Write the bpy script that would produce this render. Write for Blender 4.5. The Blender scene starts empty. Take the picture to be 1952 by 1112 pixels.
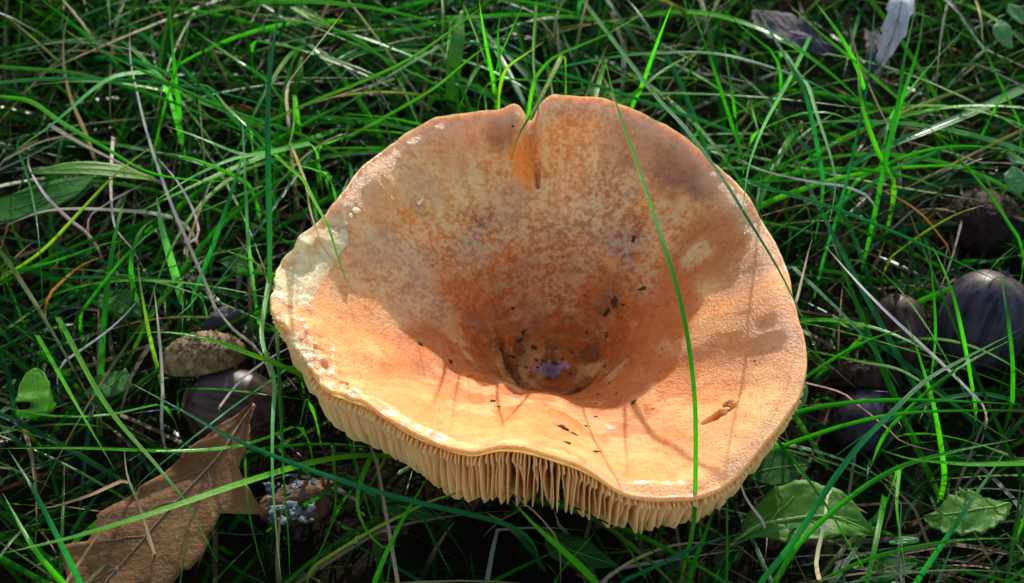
import bpy, bmesh, math, random
import numpy as np
from mathutils import Vector, Matrix
from mathutils.bvhtree import BVHTree

random.seed(11)
rng = np.random.default_rng(7)
sc = bpy.context.scene
CM = 0.01                                   # everything below is written in centimetres

# ------------------------------------------------------------------ camera
ELEV = math.radians(45.0)
DIST = 65.0
PXCM = 85.0                                 # photo pixels for each cm at the rim of the cap
FPX = DIST * PXCM
FW = np.array([0, math.cos(ELEV), -math.sin(ELEV)])
RT = np.array([1.0, 0, 0])
UP = np.array([0, math.sin(ELEV), math.cos(ELEV)])
ZR = 5.2                                    # height of the cap's rim over the ground
CAM = np.array([0, 0, ZR]) - DIST * FW - RT * (49 / PXCM) - UP * (11 / PXCM)

cd = bpy.data.cameras.new('camera')
cam = bpy.data.objects.new('camera', cd)
sc.collection.objects.link(cam)
cam.location = CAM * CM
cam.rotation_euler = (math.pi / 2 - ELEV, 0, 0)
cd.sensor_width = 36
cd.lens = 36 * FPX / 1952
cd.clip_start = 0.01
cd.clip_end = 200
cd.dof.use_dof = True
cd.dof.focus_distance = 0.645
cd.dof.aperture_fstop = 29
sc.camera = cam

# ------------------------------------------------------------------ sky, sun, exposure
SUN_EL = math.radians(19)
SUN_AZ = math.radians(6)                   # from behind the mushroom
w = bpy.data.worlds.new('World')
sc.world = w
w.use_nodes = True
nt = w.node_tree
sky = nt.nodes.new('ShaderNodeTexSky')
sky.sky_type = 'NISHITA'
sky.sun_disc = False
sky.sun_elevation = SUN_EL
sky.sun_rotation = SUN_AZ
bg = nt.nodes['Background']
sky.air_density = 1.4
sky.dust_density = 1.0
sky.ozone_density = 0.0
bg.inputs['Strength'].default_value = 0.15
nt.links.new(sky.outputs[0], bg.inputs['Color'])
sd = bpy.data.lights.new('sun', 'SUN')
sd.energy = 3.0
sd.angle = math.radians(0.5)
sd.color = (1.0, 0.94, 0.86)
sun = bpy.data.objects.new('sun', sd)
sc.collection.objects.link(sun)
sdir = Vector((math.sin(SUN_AZ) * math.cos(SUN_EL), math.cos(SUN_AZ) * math.cos(SUN_EL), math.sin(SUN_EL)))
sun.rotation_euler = sdir.to_track_quat('Z', 'Y').to_euler()
sun.location = (0, 0.5, 0.6)
sc.view_settings.view_transform = 'Standard'
sc.view_settings.look = 'None'
sc.view_settings.exposure = 1.24
sc.view_settings.gamma = 1.0
sc.cycles.use_denoising = True
sc.cycles.max_bounces = 10
sc.cycles.transmission_bounces = 8
sc.cycles.sample_clamp_indirect = 8

# ------------------------------------------------------------------ helpers
def unproj(px, py, z):
    d = FW + RT * (px - 976) / FPX - UP * (py - 556) / FPX
    k = (z - CAM[2]) / d[2]
    return CAM + d * k

def proj(P):
    q = np.asarray(P) - CAM
    dep = q @ FW
    return 976 + FPX * (q @ RT) / dep, 556 - FPX * (q @ UP) / dep, dep

def ray(px, py):
    d = FW + RT * (px - 976) / FPX - UP * (py - 556) / FPX
    return CAM, d / np.linalg.norm(d)

def lin(r, g, b):
    f = lambda c: (c / 255 / 12.92) if c <= 10 else ((c / 255 + 0.055) / 1.055) ** 2.4
    return np.array([f(r), f(g), f(b)])

def sm(a, b, x):
    t = np.clip((x - a) / (b - a), 0, 1)
    return t * t * (3 - 2 * t)

def hash3(i, j, k):
    h = (i * 374761393 + j * 668265263 + k * 2147483647 + 1274126177) & 0xFFFFFFFF
    h = ((h ^ (h >> 13)) * 1274126177) & 0xFFFFFFFF
    return ((h ^ (h >> 16)) & 0xFFFF) / 65535.0

def vnoise(P):
    P = np.asarray(P, float)
    I = np.floor(P).astype(np.int64)
    F = P - I
    F = F * F * (3 - 2 * F)
    r = 0
    for dx in (0, 1):
        for dy in (0, 1):
            for dz in (0, 1):
                wgt = (F[..., 0] if dx else 1 - F[..., 0]) * (F[..., 1] if dy else 1 - F[..., 1]) * (F[..., 2] if dz else 1 - F[..., 2])
                r = r + wgt * hash3(I[..., 0] + dx, I[..., 1] + dy, I[..., 2] + dz)
    return r

def fbm(P, o=4):
    P = np.asarray(P, float)
    a, s, t = 0.5, 0, 0
    for k in range(o):
        s = s + a * vnoise(P * 2 ** k + 17.3 * k)
        t += a
        a *= 0.5
    return s / t

def inpoly(x, y, poly):
    x = np.asarray(x); y = np.asarray(y)
    r = np.zeros(x.shape, bool)
    n = len(poly)
    for i in range(n):
        x0, y0 = poly[i]; x1, y1 = poly[(i + 1) % n]
        c = ((y0 > y) != (y1 > y))
        xi = (x1 - x0) * (y - y0) / ((y1 - y0) if y1 != y0 else 1e-9) + x0
        r ^= c & (x < xi)
    return r

def mesh_obj(name, V, F, mat, parent=None, smooth=True, attrs=None):
    me = bpy.data.meshes.new(name)
    V = np.asarray(V, float) * CM
    me.from_pydata(V.tolist(), [], F if isinstance(F, list) else np.asarray(F).tolist())
    if attrs:
        for an, (ty, data) in attrs.items():
            a = me.attributes.new(an, ty, 'POINT')
            if ty == 'FLOAT_COLOR':
                d = np.ones((len(V), 4)); d[:, :3] = data
                a.data.foreach_set('color', d.ravel())
            elif ty == 'FLOAT_VECTOR':
                a.data.foreach_set('vector', np.asarray(data, float).ravel())
            else:
                a.data.foreach_set('value', np.asarray(data, float).ravel())
    if smooth:
        me.polygons.foreach_set('use_smooth', [True] * len(me.polygons))
    me.materials.append(mat)
    me.update()
    o = bpy.data.objects.new(name, me)
    sc.collection.objects.link(o)
    if parent is not None:
        o.parent = parent
    return o

def tag(o, label=None, cat=None, group=None, kind=None):
    if label: o['label'] = label
    if cat: o['category'] = cat
    if group: o['group'] = group
    if kind: o['kind'] = kind
    return o

def empty(name, label, cat, group=None, loc=(0, 0, 0)):
    o = bpy.data.objects.new(name, None)
    o.empty_display_size = 0.01
    sc.collection.objects.link(o)
    tag(o, label, cat, group)
    return o

def catmull(P, n):
    P = np.asarray(P, float)
    if len(P) == 2:
        t = np.linspace(0, 1, n)[:, None]
        return P[0] * (1 - t) + P[1] * t
    Q = np.vstack([2 * P[0] - P[1], P, 2 * P[-1] - P[-2]])
    seg = np.linalg.norm(np.diff(P, axis=0), axis=1)
    cum = np.concatenate([[0], np.cumsum(seg)]); cum /= cum[-1]
    out = []
    for s in np.linspace(0, 1, n):
        i = min(np.searchsorted(cum, s, 'right') - 1, len(P) - 2)
        t = (s - cum[i]) / max(cum[i + 1] - cum[i], 1e-9)
        p0, p1, p2, p3 = Q[i:i + 4]
        out.append(0.5 * (2 * p1 + (p2 - p0) * t + (2 * p0 - 5 * p1 + 4 * p2 - p3) * t ** 2 + (3 * p1 - p0 - 3 * p2 + p3) * t ** 3))
    return np.array(out)

def grid_faces(nu, nv, wrap=False):
    F = []
    for i in range(nu - 1):
        for j in range(nv if wrap else nv - 1):
            k = (j + 1) % nv
            F.append((i * nv + j, i * nv + k, (i + 1) * nv + k, (i + 1) * nv + j))
    return F

def tube(P, R, m=6):
    P = np.asarray(P, float)
    T = np.gradient(P, axis=0)
    T /= np.linalg.norm(T, axis=1)[:, None] + 1e-9
    ref = np.array([0.13, 0.21, 0.97])
    A = np.cross(T, ref); A /= np.linalg.norm(A, axis=1)[:, None] + 1e-9
    B = np.cross(T, A)
    R = np.broadcast_to(np.asarray(R, float), (len(P),))
    a = np.arange(m) * 2 * math.pi / m
    V = P[:, None] + R[:, None, None] * (np.cos(a)[None, :, None] * A[:, None] + np.sin(a)[None, :, None] * B[:, None])
    F = grid_faces(len(P), m, True)
    F.append(tuple(range(m))[::-1]); F.append(tuple((len(P) - 1) * m + k for k in range(m)))
    return V.reshape(-1, 3), F

# ------------------------------------------------------------------ materials
class NT:
    def __init__(self, name):
        self.m = bpy.data.materials.new(name); self.m.use_nodes = True
        self.t = self.m.node_tree
        self.b = self.t.nodes['Principled BSDF']
        self.out = self.t.nodes['Material Output']
    def n(self, ty, **kw):
        x = self.t.nodes.new('ShaderNode' + ty)
        for k, v in kw.items():
            if k.startswith('i_'):
                key = k[2:]
                x.inputs[int(key) if key.isdigit() else key.replace('_', ' ')].default_value = v
            else:
                setattr(x, k, v)
        return x
    def l(self, a, b): self.t.links.new(a, b)
    def noise(self, scale, detail=4, rough=0.55, vec=None, dist=0.0):
        x = self.n('TexNoise'); x.inputs['Scale'].default_value = scale; x.inputs['Detail'].default_value = detail
        x.inputs['Roughness'].default_value = rough; x.inputs['Distortion'].default_value = dist
        self.l(vec if vec is not None else self.obj(), x.inputs['Vector'])
        return x.outputs['Fac']
    def obj(self):
        if not hasattr(self, '_o'):
            self._o = self.n('TexCoord').outputs['Object']
        return self._o
    def attr(self, name): return self.n('Attribute', attribute_name=name)
    def ramp(self, fac, stops):
        x = self.n('ValToRGB'); e = x.color_ramp.elements
        while len(e) < len(stops): e.new(0.5)
        for k, (p, c) in enumerate(stops):
            e[k].position = p
            e[k].color = (c, c, c, 1) if not hasattr(c, '__len__') else (*c[:3], 1)
        self.l(fac, x.inputs['Fac'])
        return x.outputs['Color']
    def mix(self, fac, a, b, mode='MIX'):
        x = self.n('Mix', data_type='RGBA', blend_type=mode)
        for s, v in ((0, fac), (6, a), (7, b)):
            if hasattr(v, 'default_value') or hasattr(v, 'links'): self.l(v, x.inputs[s])
            elif s == 0: x.inputs[0].default_value = v
            else: x.inputs[s].default_value = (*v[:3], 1)
        return x.outputs[2]
    def math(self, op, a, b=0.0):
        x = self.n('Math', operation=op)
        for s, v in ((0, a), (1, b)):
            if hasattr(v, 'links'): self.l(v, x.inputs[s])
            else: x.inputs[s].default_value = v
        return x.outputs[0]
    def bump(self, h, dist, strength=1.0, normal=None):
        x = self.n('Bump'); x.inputs['Distance'].default_value = dist; x.inputs['Strength'].default_value = strength
        self.l(h, x.inputs['Height'])
        if normal is not None: self.l(normal, x.inputs['Normal'])
        return x.outputs['Normal']
    def set(self, **kw):
        for k, v in kw.items():
            s = self.b.inputs[k.replace('_', ' ')]
            if hasattr(v, 'links'): self.l(v, s)
            elif hasattr(v, '__len__'): s.default_value = (*v[:3], 1) if len(s.default_value) == 4 else v
            else: s.default_value = v
    def translucent(self, color, fac):
        tr = self.n('BsdfTranslucent')
        if hasattr(color, 'links'): self.l(color, tr.inputs['Color'])
        else: tr.inputs['Color'].default_value = (*color[:3], 1)
        mx = self.n('MixShader')
        if hasattr(fac, 'links'): self.l(fac, mx.inputs[0])
        else: mx.inputs[0].default_value = fac
        self.l(self.b.outputs[0], mx.inputs[1]); self.l(tr.outputs[0], mx.inputs[2])
        self.l(mx.outputs[0], self.out.inputs['Surface'])

def mat_grass(name, trans, rough, tcol, spec):
    g = NT(name)
    c = g.attr('col').outputs['Color']
    u = g.attr('u').outputs['Fac']
    # parallel veins along the blade
    s = g.math('SINE', g.math('MULTIPLY', u, 15.0))
    v = g.math('ADD', g.math('MULTIPLY', s, 0.13), 0.95)
    n = g.math('ADD', g.math('MULTIPLY', g.noise(260, 3), 0.5), 0.75)
    vv = g.math('MULTIPLY', v, n)
    cc = g.n('CombineColor'); [g.l(vv, cc.inputs[k]) for k in range(3)]
    base = g.mix(1.0, c, cc.outputs[0], 'MULTIPLY')
    rib = g.ramp(g.math('ABSOLUTE', u), [(0.0, 1.0), (0.16, 0.0)])
    base = g.mix(g.math('MULTIPLY', rib, 0.35), base, g.mix(1.0, base, (1.5, 1.5, 1.2), 'MULTIPLY'))
    spots = g.ramp(g.noise(75, 6, 0.7), [(0.60, 0.0), (0.70, 1.0)])
    base = g.mix(g.math('MULTIPLY', spots, 0.55), base, g.mix(1.0, base, (1.9, 1.15, 0.9), 'MULTIPLY'))
    grit = g.ramp(g.noise(1500, 2), [(0.70, 0.0), (0.76, 1.0)])
    base = g.mix(g.math('MULTIPLY', grit, 0.6), base, (0.10, 0.07, 0.03))
    g.set(Base_Color=base, Roughness=rough, Specular_IOR_Level=spec)
    g.set(Normal=g.bump(s, 0.00012, 0.6))
    g.translucent(g.mix(1.0, base, tcol, 'MULTIPLY'), trans)
    return g.m

M_GRASS = mat_grass('grass_blade', 0.34, 0.24, (1.5, 2.1, 0.5), 0.12)
M_DRY = mat_grass('dry_blade', 0.25, 0.4, (1.3, 1.2, 0.95), 0.08)

def mat_leaf(name, col, dark, trans, rough=0.5):
    g = NT(name)
    n = g.noise(180, 5, 0.65)
    base = g.mix(g.ramp(n, [(0.3, 0.0), (0.72, 1.0)]), dark, col)
    sp = g.ramp(g.noise(900, 2), [(0.62, 0.0), (0.72, 1.0)])
    base = g.mix(g.math('MULTIPLY', sp, 0.3), base, tuple(min(1, x * 2.2 + 0.02) for x in col))
    g.set(Base_Color=base, Roughness=rough, Specular_IOR_Level=0.1, Normal=g.bump(g.noise(500, 4), 0.0004, 0.6))
    if trans: g.translucent(g.mix(1.0, base, (1.7, 1.9, 0.8), 'MULTIPLY'), trans)
    return g.m

M_LEAF = mat_leaf('weed_leaf', (0.085, 0.22, 0.030), (0.05, 0.15, 0.016), 0.4)
M_LEAFB = mat_leaf('weed_leaf_fresh', (0.12, 0.33, 0.025), (0.07, 0.22, 0.015), 0.45)
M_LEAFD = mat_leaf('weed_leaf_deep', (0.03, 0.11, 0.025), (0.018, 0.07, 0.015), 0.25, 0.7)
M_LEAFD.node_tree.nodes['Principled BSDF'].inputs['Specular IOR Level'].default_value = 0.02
M_LEAFT = mat_leaf('weed_leaf_blue', (0.10, 0.25, 0.10), (0.06, 0.16, 0.06), 0.35)
M_RIB = mat_leaf('leaf_rib', (0.20, 0.36, 0.10), (0.15, 0.28, 0.07), 0.2)

g = NT('oak_leaf_dead')
n1 = g.noise(90, 6, 0.6); n2 = g.noise(700, 3, 0.6)
b = g.mix(g.ramp(n1, [(0.35, 0.0), (0.68, 1.0)]), (0.14, 0.062, 0.022), (0.27, 0.155, 0.072))
b = g.mix(g.ramp(n2, [(0.6, 0.0), (0.75, 0.6)]), b, (0.36, 0.26, 0.16))
b = g.mix(g.ramp(g.noise(1300, 2), [(0.66, 0.0), (0.70, 0.8)]), b, (0.05, 0.022, 0.01))
b = g.mix(g.ramp(g.noise(38, 3), [(0.60, 0.0), (0.70, 0.75)]), b, (0.24, 0.07, 0.02))
g.set(Base_Color=g.mix(1.0, b, (0.80, 0.70, 0.58), 'MULTIPLY'), Roughness=0.6, Specular_IOR_Level=0.12, Normal=g.bump(n2, 0.0006, 0.8))
g.translucent(g.mix(1.0, b, (1.8, 1.0, 0.5), 'MULTIPLY'), 0.3)
M_OAK = g.m
g = NT('oak_leaf_rib'); g.set(Base_Color=g.mix(g.noise(300), (0.12, 0.07, 0.04), (0.19, 0.13, 0.09)), Roughness=0.6); M_OAKRIB = g.m
g = NT('curled_leaf_grey')
n1 = g.noise(120, 5)
b = g.mix(g.ramp(n1, [(0.3, 0.0), (0.7, 1.0)]), (0.20, 0.185, 0.20), (0.44, 0.42, 0.45))
g.set(Base_Color=b, Roughness=0.55, Normal=g.bump(g.noise(350, 5), 0.0008, 0.8)); M_GREYLEAF = g.m
g = NT('leaf_shade_tint')
g.set(Base_Color=g.mix(g.noise(130, 5), (0.022, 0.020, 0.026), (0.045, 0.040, 0.055)), Roughness=0.75, Specular_IOR_Level=0.12, Normal=g.bump(g.noise(200, 5), 0.001, 0.8)); M_DARKLEAF = g.m  # shade and sky reflection put into the colour as bluish black

def mat_acorn(name, c1, c2, painted_sheen):
    g = NT(name)
    mp = g.n('Mapping'); mp.inputs['Scale'].default_value = (1, 1, 0.05); g.l(g.obj(), mp.inputs['Vector'])
    st = g.noise(420, 4, 0.6, mp.outputs[0])
    b = g.mix(g.ramp(st, [(0.42, 0.0), (0.60, 1.0)]), tuple(x * 0.4 for x in c1), tuple(x * 0.95 for x in c2))
    b = g.mix(g.ramp(g.noise(110, 4), [(0.45, 0.0), (0.65, 0.6)]), b, tuple(x * 0.75 for x in painted_sheen))  # sheen painted into the shell colour as paler patches
    g.set(Base_Color=b, Roughness=0.4, Specular_IOR_Level=0.09, Normal=g.bump(st, 0.0002, 0.5))
    return g.m
M_NUT = mat_acorn('acorn_shell', (0.045, 0.022, 0.019), (0.075, 0.042, 0.036), (0.085, 0.060, 0.072))
M_NUTB = mat_acorn('acorn_shell_bluish', (0.026, 0.020, 0.032), (0.046, 0.035, 0.050), (0.065, 0.056, 0.085))  # darkened: deep shade among the grass put into the shell colour
g = NT('acorn_cup_scales')
g.set(Base_Color=g.mix(g.ramp(g.noise(450, 4), [(0.35, 0.0), (0.7, 1.0)]), (0.045, 0.026, 0.012), (0.26, 0.17, 0.075)), Roughness=0.65, Specular_IOR_Level=0.15, Normal=g.bump(g.noise(1200, 3), 0.0003)); M_CUP = g.m
g = NT('acorn_cup_shaded')
g.set(Base_Color=g.mix(g.ramp(g.noise(450, 4), [(0.35, 0.0), (0.7, 1.0)]), (0.012, 0.006, 0.006), (0.04, 0.018, 0.016)), Roughness=0.7, Specular_IOR_Level=0.08, Normal=g.bump(g.noise(1200, 3), 0.0003)); M_CUPD = g.m  # darker copy of the cup colour with deep shade put in
g = NT('soil')
n1 = g.noise(60, 8, 0.65); n2 = g.noise(400, 5, 0.7)
b = g.mix(g.ramp(n1, [(0.35, 0.0), (0.7, 1.0)]), (0.006, 0.005, 0.004), (0.020, 0.014, 0.009))
b = g.mix(g.ramp(g.noise(35, 4), [(0.5, 0.0), (0.62, 0.6)]), b, (0.008, 0.018, 0.005))
g.set(Base_Color=b, Roughness=1.0, Specular_IOR_Level=0.03, Normal=g.bump(n2, 0.002, 1.0)); M_SOIL = g.m  # near-black colour carries the shade of gaps between the blades
g = NT('debris')
g.set(Base_Color=g.mix(g.noise(500, 4), (0.016, 0.008, 0.005), (0.09, 0.04, 0.018)), Roughness=0.6, Specular_IOR_Level=0.12, Normal=g.bump(g.noise(900, 3), 0.0004)); M_BIT = g.m
g = NT('bark')
n1 = g.noise(140, 6, 0.7)
g.set(Base_Color=g.mix(g.ramp(n1, [(0.35, 0.0), (0.7, 1.0)]), (0.035, 0.018, 0.010), (0.18, 0.095, 0.05)), Roughness=0.75, Specular_IOR_Level=0.1, Normal=g.bump(n1, 0.002, 1.0)); M_BARK = g.m
g = NT('lichen')
n1 = g.noise(300, 5, 0.7)
b = g.mix(g.ramp(n1, [(0.35, 0.0), (0.68, 1.0)]), (0.05, 0.06, 0.07), (0.26, 0.29, 0.32))
b = g.mix(g.ramp(g.noise(60, 2), [(0.66, 0.0), (0.70, 0.9)]), b, (0.55, 0.36, 0.02))
g.set(Base_Color=b, Roughness=0.8, Specular_IOR_Level=0.1, Normal=g.bump(n1, 0.001, 1.0)); M_LICHEN = g.m
g = NT('moss'); g.set(Base_Color=g.attr('col').outputs['Color'], Roughness=0.8, Specular_IOR_Level=0.05)
g.translucent(g.attr('col').outputs['Color'], 0.35); M_MOSS = g.m
g = NT('dew'); g.set(Base_Color=(1, 1, 1), Roughness=0.0, IOR=1.33, Transmission_Weight=1.0); M_DEW = g.m

# mushroom
g = NT('cap_skin')
A = g.attr('zone').outputs['Color']
K = g.n('SeparateColor'); g.l(g.attr('mask').outputs['Color'], K.inputs[0])
frost, flesh, wet = K.outputs[0], K.outputs[1], K.outputs[2]
pol = g.attr('polar').outputs['Vector']
nr = g.noise(2.1, 7, 0.68, pol, 0.6)              # radial streaks
ni = g.noise(430, 7, 0.76)                        # mottling
nf = g.noise(900, 4, 0.65)
nc = g.noise(1.0, 6, 0.66, g.attr('conc').outputs['Vector'], 0.4)
inner = g.ramp(g.attr('rad').outputs['Fac'], [(0.42, 1.0), (0.72, 0.0)])
nr = g.math('ADD', g.math('MULTIPLY', nc, inner), g.math('MULTIPLY', nr, g.math('SUBTRACT', 1.0, inner)))
mott = g.math('ADD', g.math('MULTIPLY', nr, 0.40), g.math('MULTIPLY', ni, 0.60))
mott = g.math('ADD', mott, g.math('MULTIPLY', g.math('SUBTRACT', nf, 0.5), 0.55))
fm = g.math('MULTIPLY', g.ramp(mott, [(0.455, 0.0), (0.55, 1.0)]), frost)
dk = g.ramp(mott, [(0.32, 1.0), (0.47, 0.0)])
b = g.mix(g.math('MULTIPLY', dk, 0.6), A, g.mix(1.0, A, (0.66, 0.47, 0.34), 'MULTIPLY'))
b = g.mix(g.math('MULTIPLY', fm, 0.68), b, (0.80, 0.56, 0.29))
lil = g.ramp(g.noise(75, 5, 0.6), [(0.5, 0.0), (0.66, 0.55)])
b = g.mix(g.math('MULTIPLY', lil, frost), b, (0.42, 0.25, 0.19))
b = g.mix(g.math('MULTIPLY', g.ramp(g.noise(1100, 3, 0.7), [(0.3, 1.0), (0.45, 0.0)]), 0.35), b, (0.36, 0.14, 0.05))
fl = g.ramp(g.math('ADD', flesh, g.math('MULTIPLY', g.math('SUBTRACT', g.noise(260, 5, 0.6), 0.5), 0.7)), [(0.47, 0.0), (0.53, 1.0)])
b = g.mix(fl, b, g.mix(g.ramp(g.noise(330, 5, 0.7), [(0.35, 0.0), (0.62, 1.0)]), (0.66, 0.38, 0.15), (0.90, 0.73, 0.44)))
g.set(Base_Color=b)
rad = g.attr('rad').outputs['Fac']
ringn = g.math('ADD', g.math('MULTIPLY', rad, 46.0), g.math('MULTIPLY', g.noise(110, 3), 26.0))
ringa = g.ramp(rad, [(0.10, 0.0), (0.16, 1.0), (0.30, 0.7), (0.45, 0.0)])
ring = g.math('MULTIPLY', g.math('SINE', ringn), ringa)
hb = g.bump(ring, 0.0003, 0.4)
hb = g.bump(g.noise(420, 5, 0.7), 0.0009, 0.7, hb)
hb = g.bump(g.math('MULTIPLY', fl, g.math('ADD', g.noise(550, 5, 0.75), 0.3)), 0.0016, 0.9, hb)
hb = g.bump(g.math('MULTIPLY', g.noise(1500, 3, 0.7), g.math('ADD', 0.25, wet)), 0.0009, 0.95, hb)
g.set(Normal=hb, Roughness=g.math('SUBTRACT', 0.55, g.math('MULTIPLY', wet, 0.28)), Specular_IOR_Level=0.18,
      Subsurface_Weight=0.5, Subsurface_Radius=(1.0, 0.55, 0.26), Subsurface_Scale=0.006, Coat_Weight=g.math('MULTIPLY', g.ramp(rad, [(0.72, 0.25), (0.93, 1.0)]), g.math('MULTIPLY', wet, 0.38)), Coat_Roughness=0.12)
M_CAP = g.m
g = NT('cap_flesh')
g.set(Base_Color=g.mix(g.noise(200, 4), (0.90, 0.56, 0.24), (0.95, 0.68, 0.36)), Roughness=0.6, Specular_IOR_Level=0.1,
      Subsurface_Weight=1.0, Subsurface_Radius=(1.0, 0.62, 0.30), Subsurface_Scale=0.012)
M_UNDER = g.m
g = NT('gill')
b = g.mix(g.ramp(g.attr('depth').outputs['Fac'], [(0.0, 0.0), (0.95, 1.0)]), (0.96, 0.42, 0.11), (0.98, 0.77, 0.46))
b = g.mix(g.math('MULTIPLY', g.ramp(g.noise(120, 5, 0.7), [(0.58, 0.0), (0.72, 1.0)]), 0.5), b, (0.75, 0.38, 0.12))
g.set(Base_Color=b, Roughness=0.6, Specular_IOR_Level=0.06, Normal=g.bump(g.noise(600, 3), 0.0003, 0.5))
g.translucent((0.97, 0.70, 0.38), 0.6); M_GILL = g.m
g = NT('stem'); b = g.mix(g.noise(120, 4), (0.55, 0.33, 0.17), (0.7, 0.5, 0.3)); g.set(Base_Color=b, Roughness=0.6, Subsurface_Weight=0.2, Subsurface_Scale=0.003, Subsurface_Radius=(1, .4, .2)); M_STEM = g.m

# ------------------------------------------------------------------ ground
GX = np.concatenate([[-2000, -400, -90], np.linspace(-40, 40, 121), [90, 400, 2000]])
GY = np.concatenate([[-2000, -400, -90], np.linspace(-35, 50, 129), [90, 400, 2000]])
XX, YY = np.meshgrid(GX, GY, indexing='ij')
fal = np.clip(1 - (np.maximum(np.abs(XX), np.abs(YY)) - 35) / 40, 0, 1)
def ground_z(x, y):
    P = np.stack([np.asarray(x) * 0.22, np.asarray(y) * 0.22, 0 * np.asarray(x) + 3.0], -1)
    Q = np.stack([np.asarray(x) * 1.1, np.asarray(y) * 1.1, 0 * np.asarray(x) + 9.0], -1)
    return (fbm(P, 3) - 0.5) * 0.9 + (fbm(Q, 3) - 0.5) * 0.35 - 0.1
ZZ = ground_z(XX, YY) * fal
V = np.stack([XX, YY, ZZ], -1).reshape(-1, 3)
gnd = mesh_obj('ground', V, grid_faces(len(GX), len(GY)), M_SOIL)
tag(gnd, 'soil darkened in colour for the shade under the grass', 'ground', kind='structure')

# ------------------------------------------------------------------ mushroom
RIM = [  # outline of the rim (photo pixel) and its height over / under the mean rim
 (1015,196,.30),(1060,183,.30),(1100,179,.30),(1150,184,.30),(1200,200,.25),(1250,222,.2),(1300,250,.1),(1340,280,.0),(1390,327,-.1),
 (1430,375,-.1),(1460,420,-.1),(1485,465,-.1),(1500,505,-.1),(1506,548,-.1),(1521,600,-.15),(1535,650,-.2),(1536,690,-.3),(1528,732,-.35),
 (1497,785,-.45),(1450,842,-.6),(1408,892,-.75),(1365,922,-.8),(1317,936,-.8),(1245,936,-.7),(1190,925,-.5),(1139,894,-.1),(1106,876,.12),(1050,858,.28),
 (1010,846,.42),(965,839,.5),(928,842,.5),(902,852,.4),(870,846,.3),(830,832,.25),(787,815,.2),(728,776,.2),(690,752,.15),(650,738,.05),(614,722,.05),(588,690,.1),
 (578,655,.2),(545,612,.2),(522,575,.2),(514,545,.2),(520,510,.2),(540,470,.2),(566,440,.2),(600,412,.2),(620,385,.25),(660,345,.25),(692,305,.25),
 (740,265,.25),(790,232,.25),(840,210,.25),(890,201,.28),(940,200,.3),(980,200,.3)]
ZC = 1.40
PIT = 0.80
CC = unproj(1045, 704, ZC)
cx, cy = CC[0], CC[1]
R3 = np.array([unproj(px, py, ZR + dz) for px, py, dz in RIM])
ang = np.unwrap(np.arctan2(R3[:, 1] - cy, R3[:, 0] - cx))
o = np.argsort(ang % (2 * math.pi))
ra, rr, rz = (ang % (2 * math.pi))[o], np.hypot(R3[:, 0] - cx, R3[:, 1] - cy)[o], R3[o, 2]
ra3 = np.concatenate([ra - 2 * math.pi, ra, ra + 2 * math.pi]); rr3 = np.tile(rr, 3); rz3 = np.tile(rz, 3)
fine = np.linspace(0, 2 * math.pi, 720, endpoint=False)
def _smooth(v, k=4):
    ker = np.hanning(2 * k + 3)[1:-1]; ker /= ker.sum()
    e = np.concatenate([v[-40:], v, v[:40]])
    return np.convolve(e, ker, 'same')[40:-40]
fr = _smooth(np.interp(fine, ra3, rr3)); fz = _smooth(np.interp(fine, ra3, rz3), 8)
frs = _smooth(fr, 28); fzs = _smooth(fz, 30)
def rimR(th): return np.interp(th % (2 * math.pi), np.append(fine, 2 * math.pi), np.append(fr, fr[0]))
def rimZ(th): return np.interp(th % (2 * math.pi), np.append(fine, 2 * math.pi), np.append(fz, fz[0]))
def adiff(a, b): return (a - b + math.pi) % (2 * math.pi) - math.pi
npt = unproj(1012, 215, ZR); TH_N = math.atan2(npt[1] - cy, npt[0] - cx)
lpt = unproj(560, 480, ZR); TH_L = math.atan2(lpt[1] - cy, lpt[0] - cx)
l2 = unproj(600, 650, ZR); TH_L2 = math.atan2(l2[1] - cy, l2[0] - cx)

SLOT = np.array([unproj(px, py, ZC + .36)[:2] for px, py in catmull(np.array([(936, 640), (955, 680), (985, 738), (1012, 768), (1048, 778), (1085, 768), (1150, 726)], float), 22)])
def slot_field(x, y):
    best = np.full(np.shape(x), 1e9); dn = np.full(np.shape(x), -1e9); ws = np.zeros(np.shape(x))
    n = len(SLOT)
    for i in range(n - 1):
        a, b_ = SLOT[i], SLOT[i + 1]; e = b_ - a; L2 = e @ e
        q = np.clip(((x - a[0]) * e[0] + (y - a[1]) * e[1]) / L2, 0, 1)
        dx, dy = x - a[0] - q * e[0], y - a[1] - q * e[1]
        d = np.hypot(dx, dy); side = np.sign(e[0] * dy - e[1] * dx)
        m = d < best
        best = np.where(m, d, best); dn = np.where(m, d * side, dn)
        sp = (i + q) / (n - 1)
        ws = np.where(m, 0.29 * np.clip(np.sin(math.pi * sp), 0, 1) ** 1.2, ws)
    return dn, ws

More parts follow.
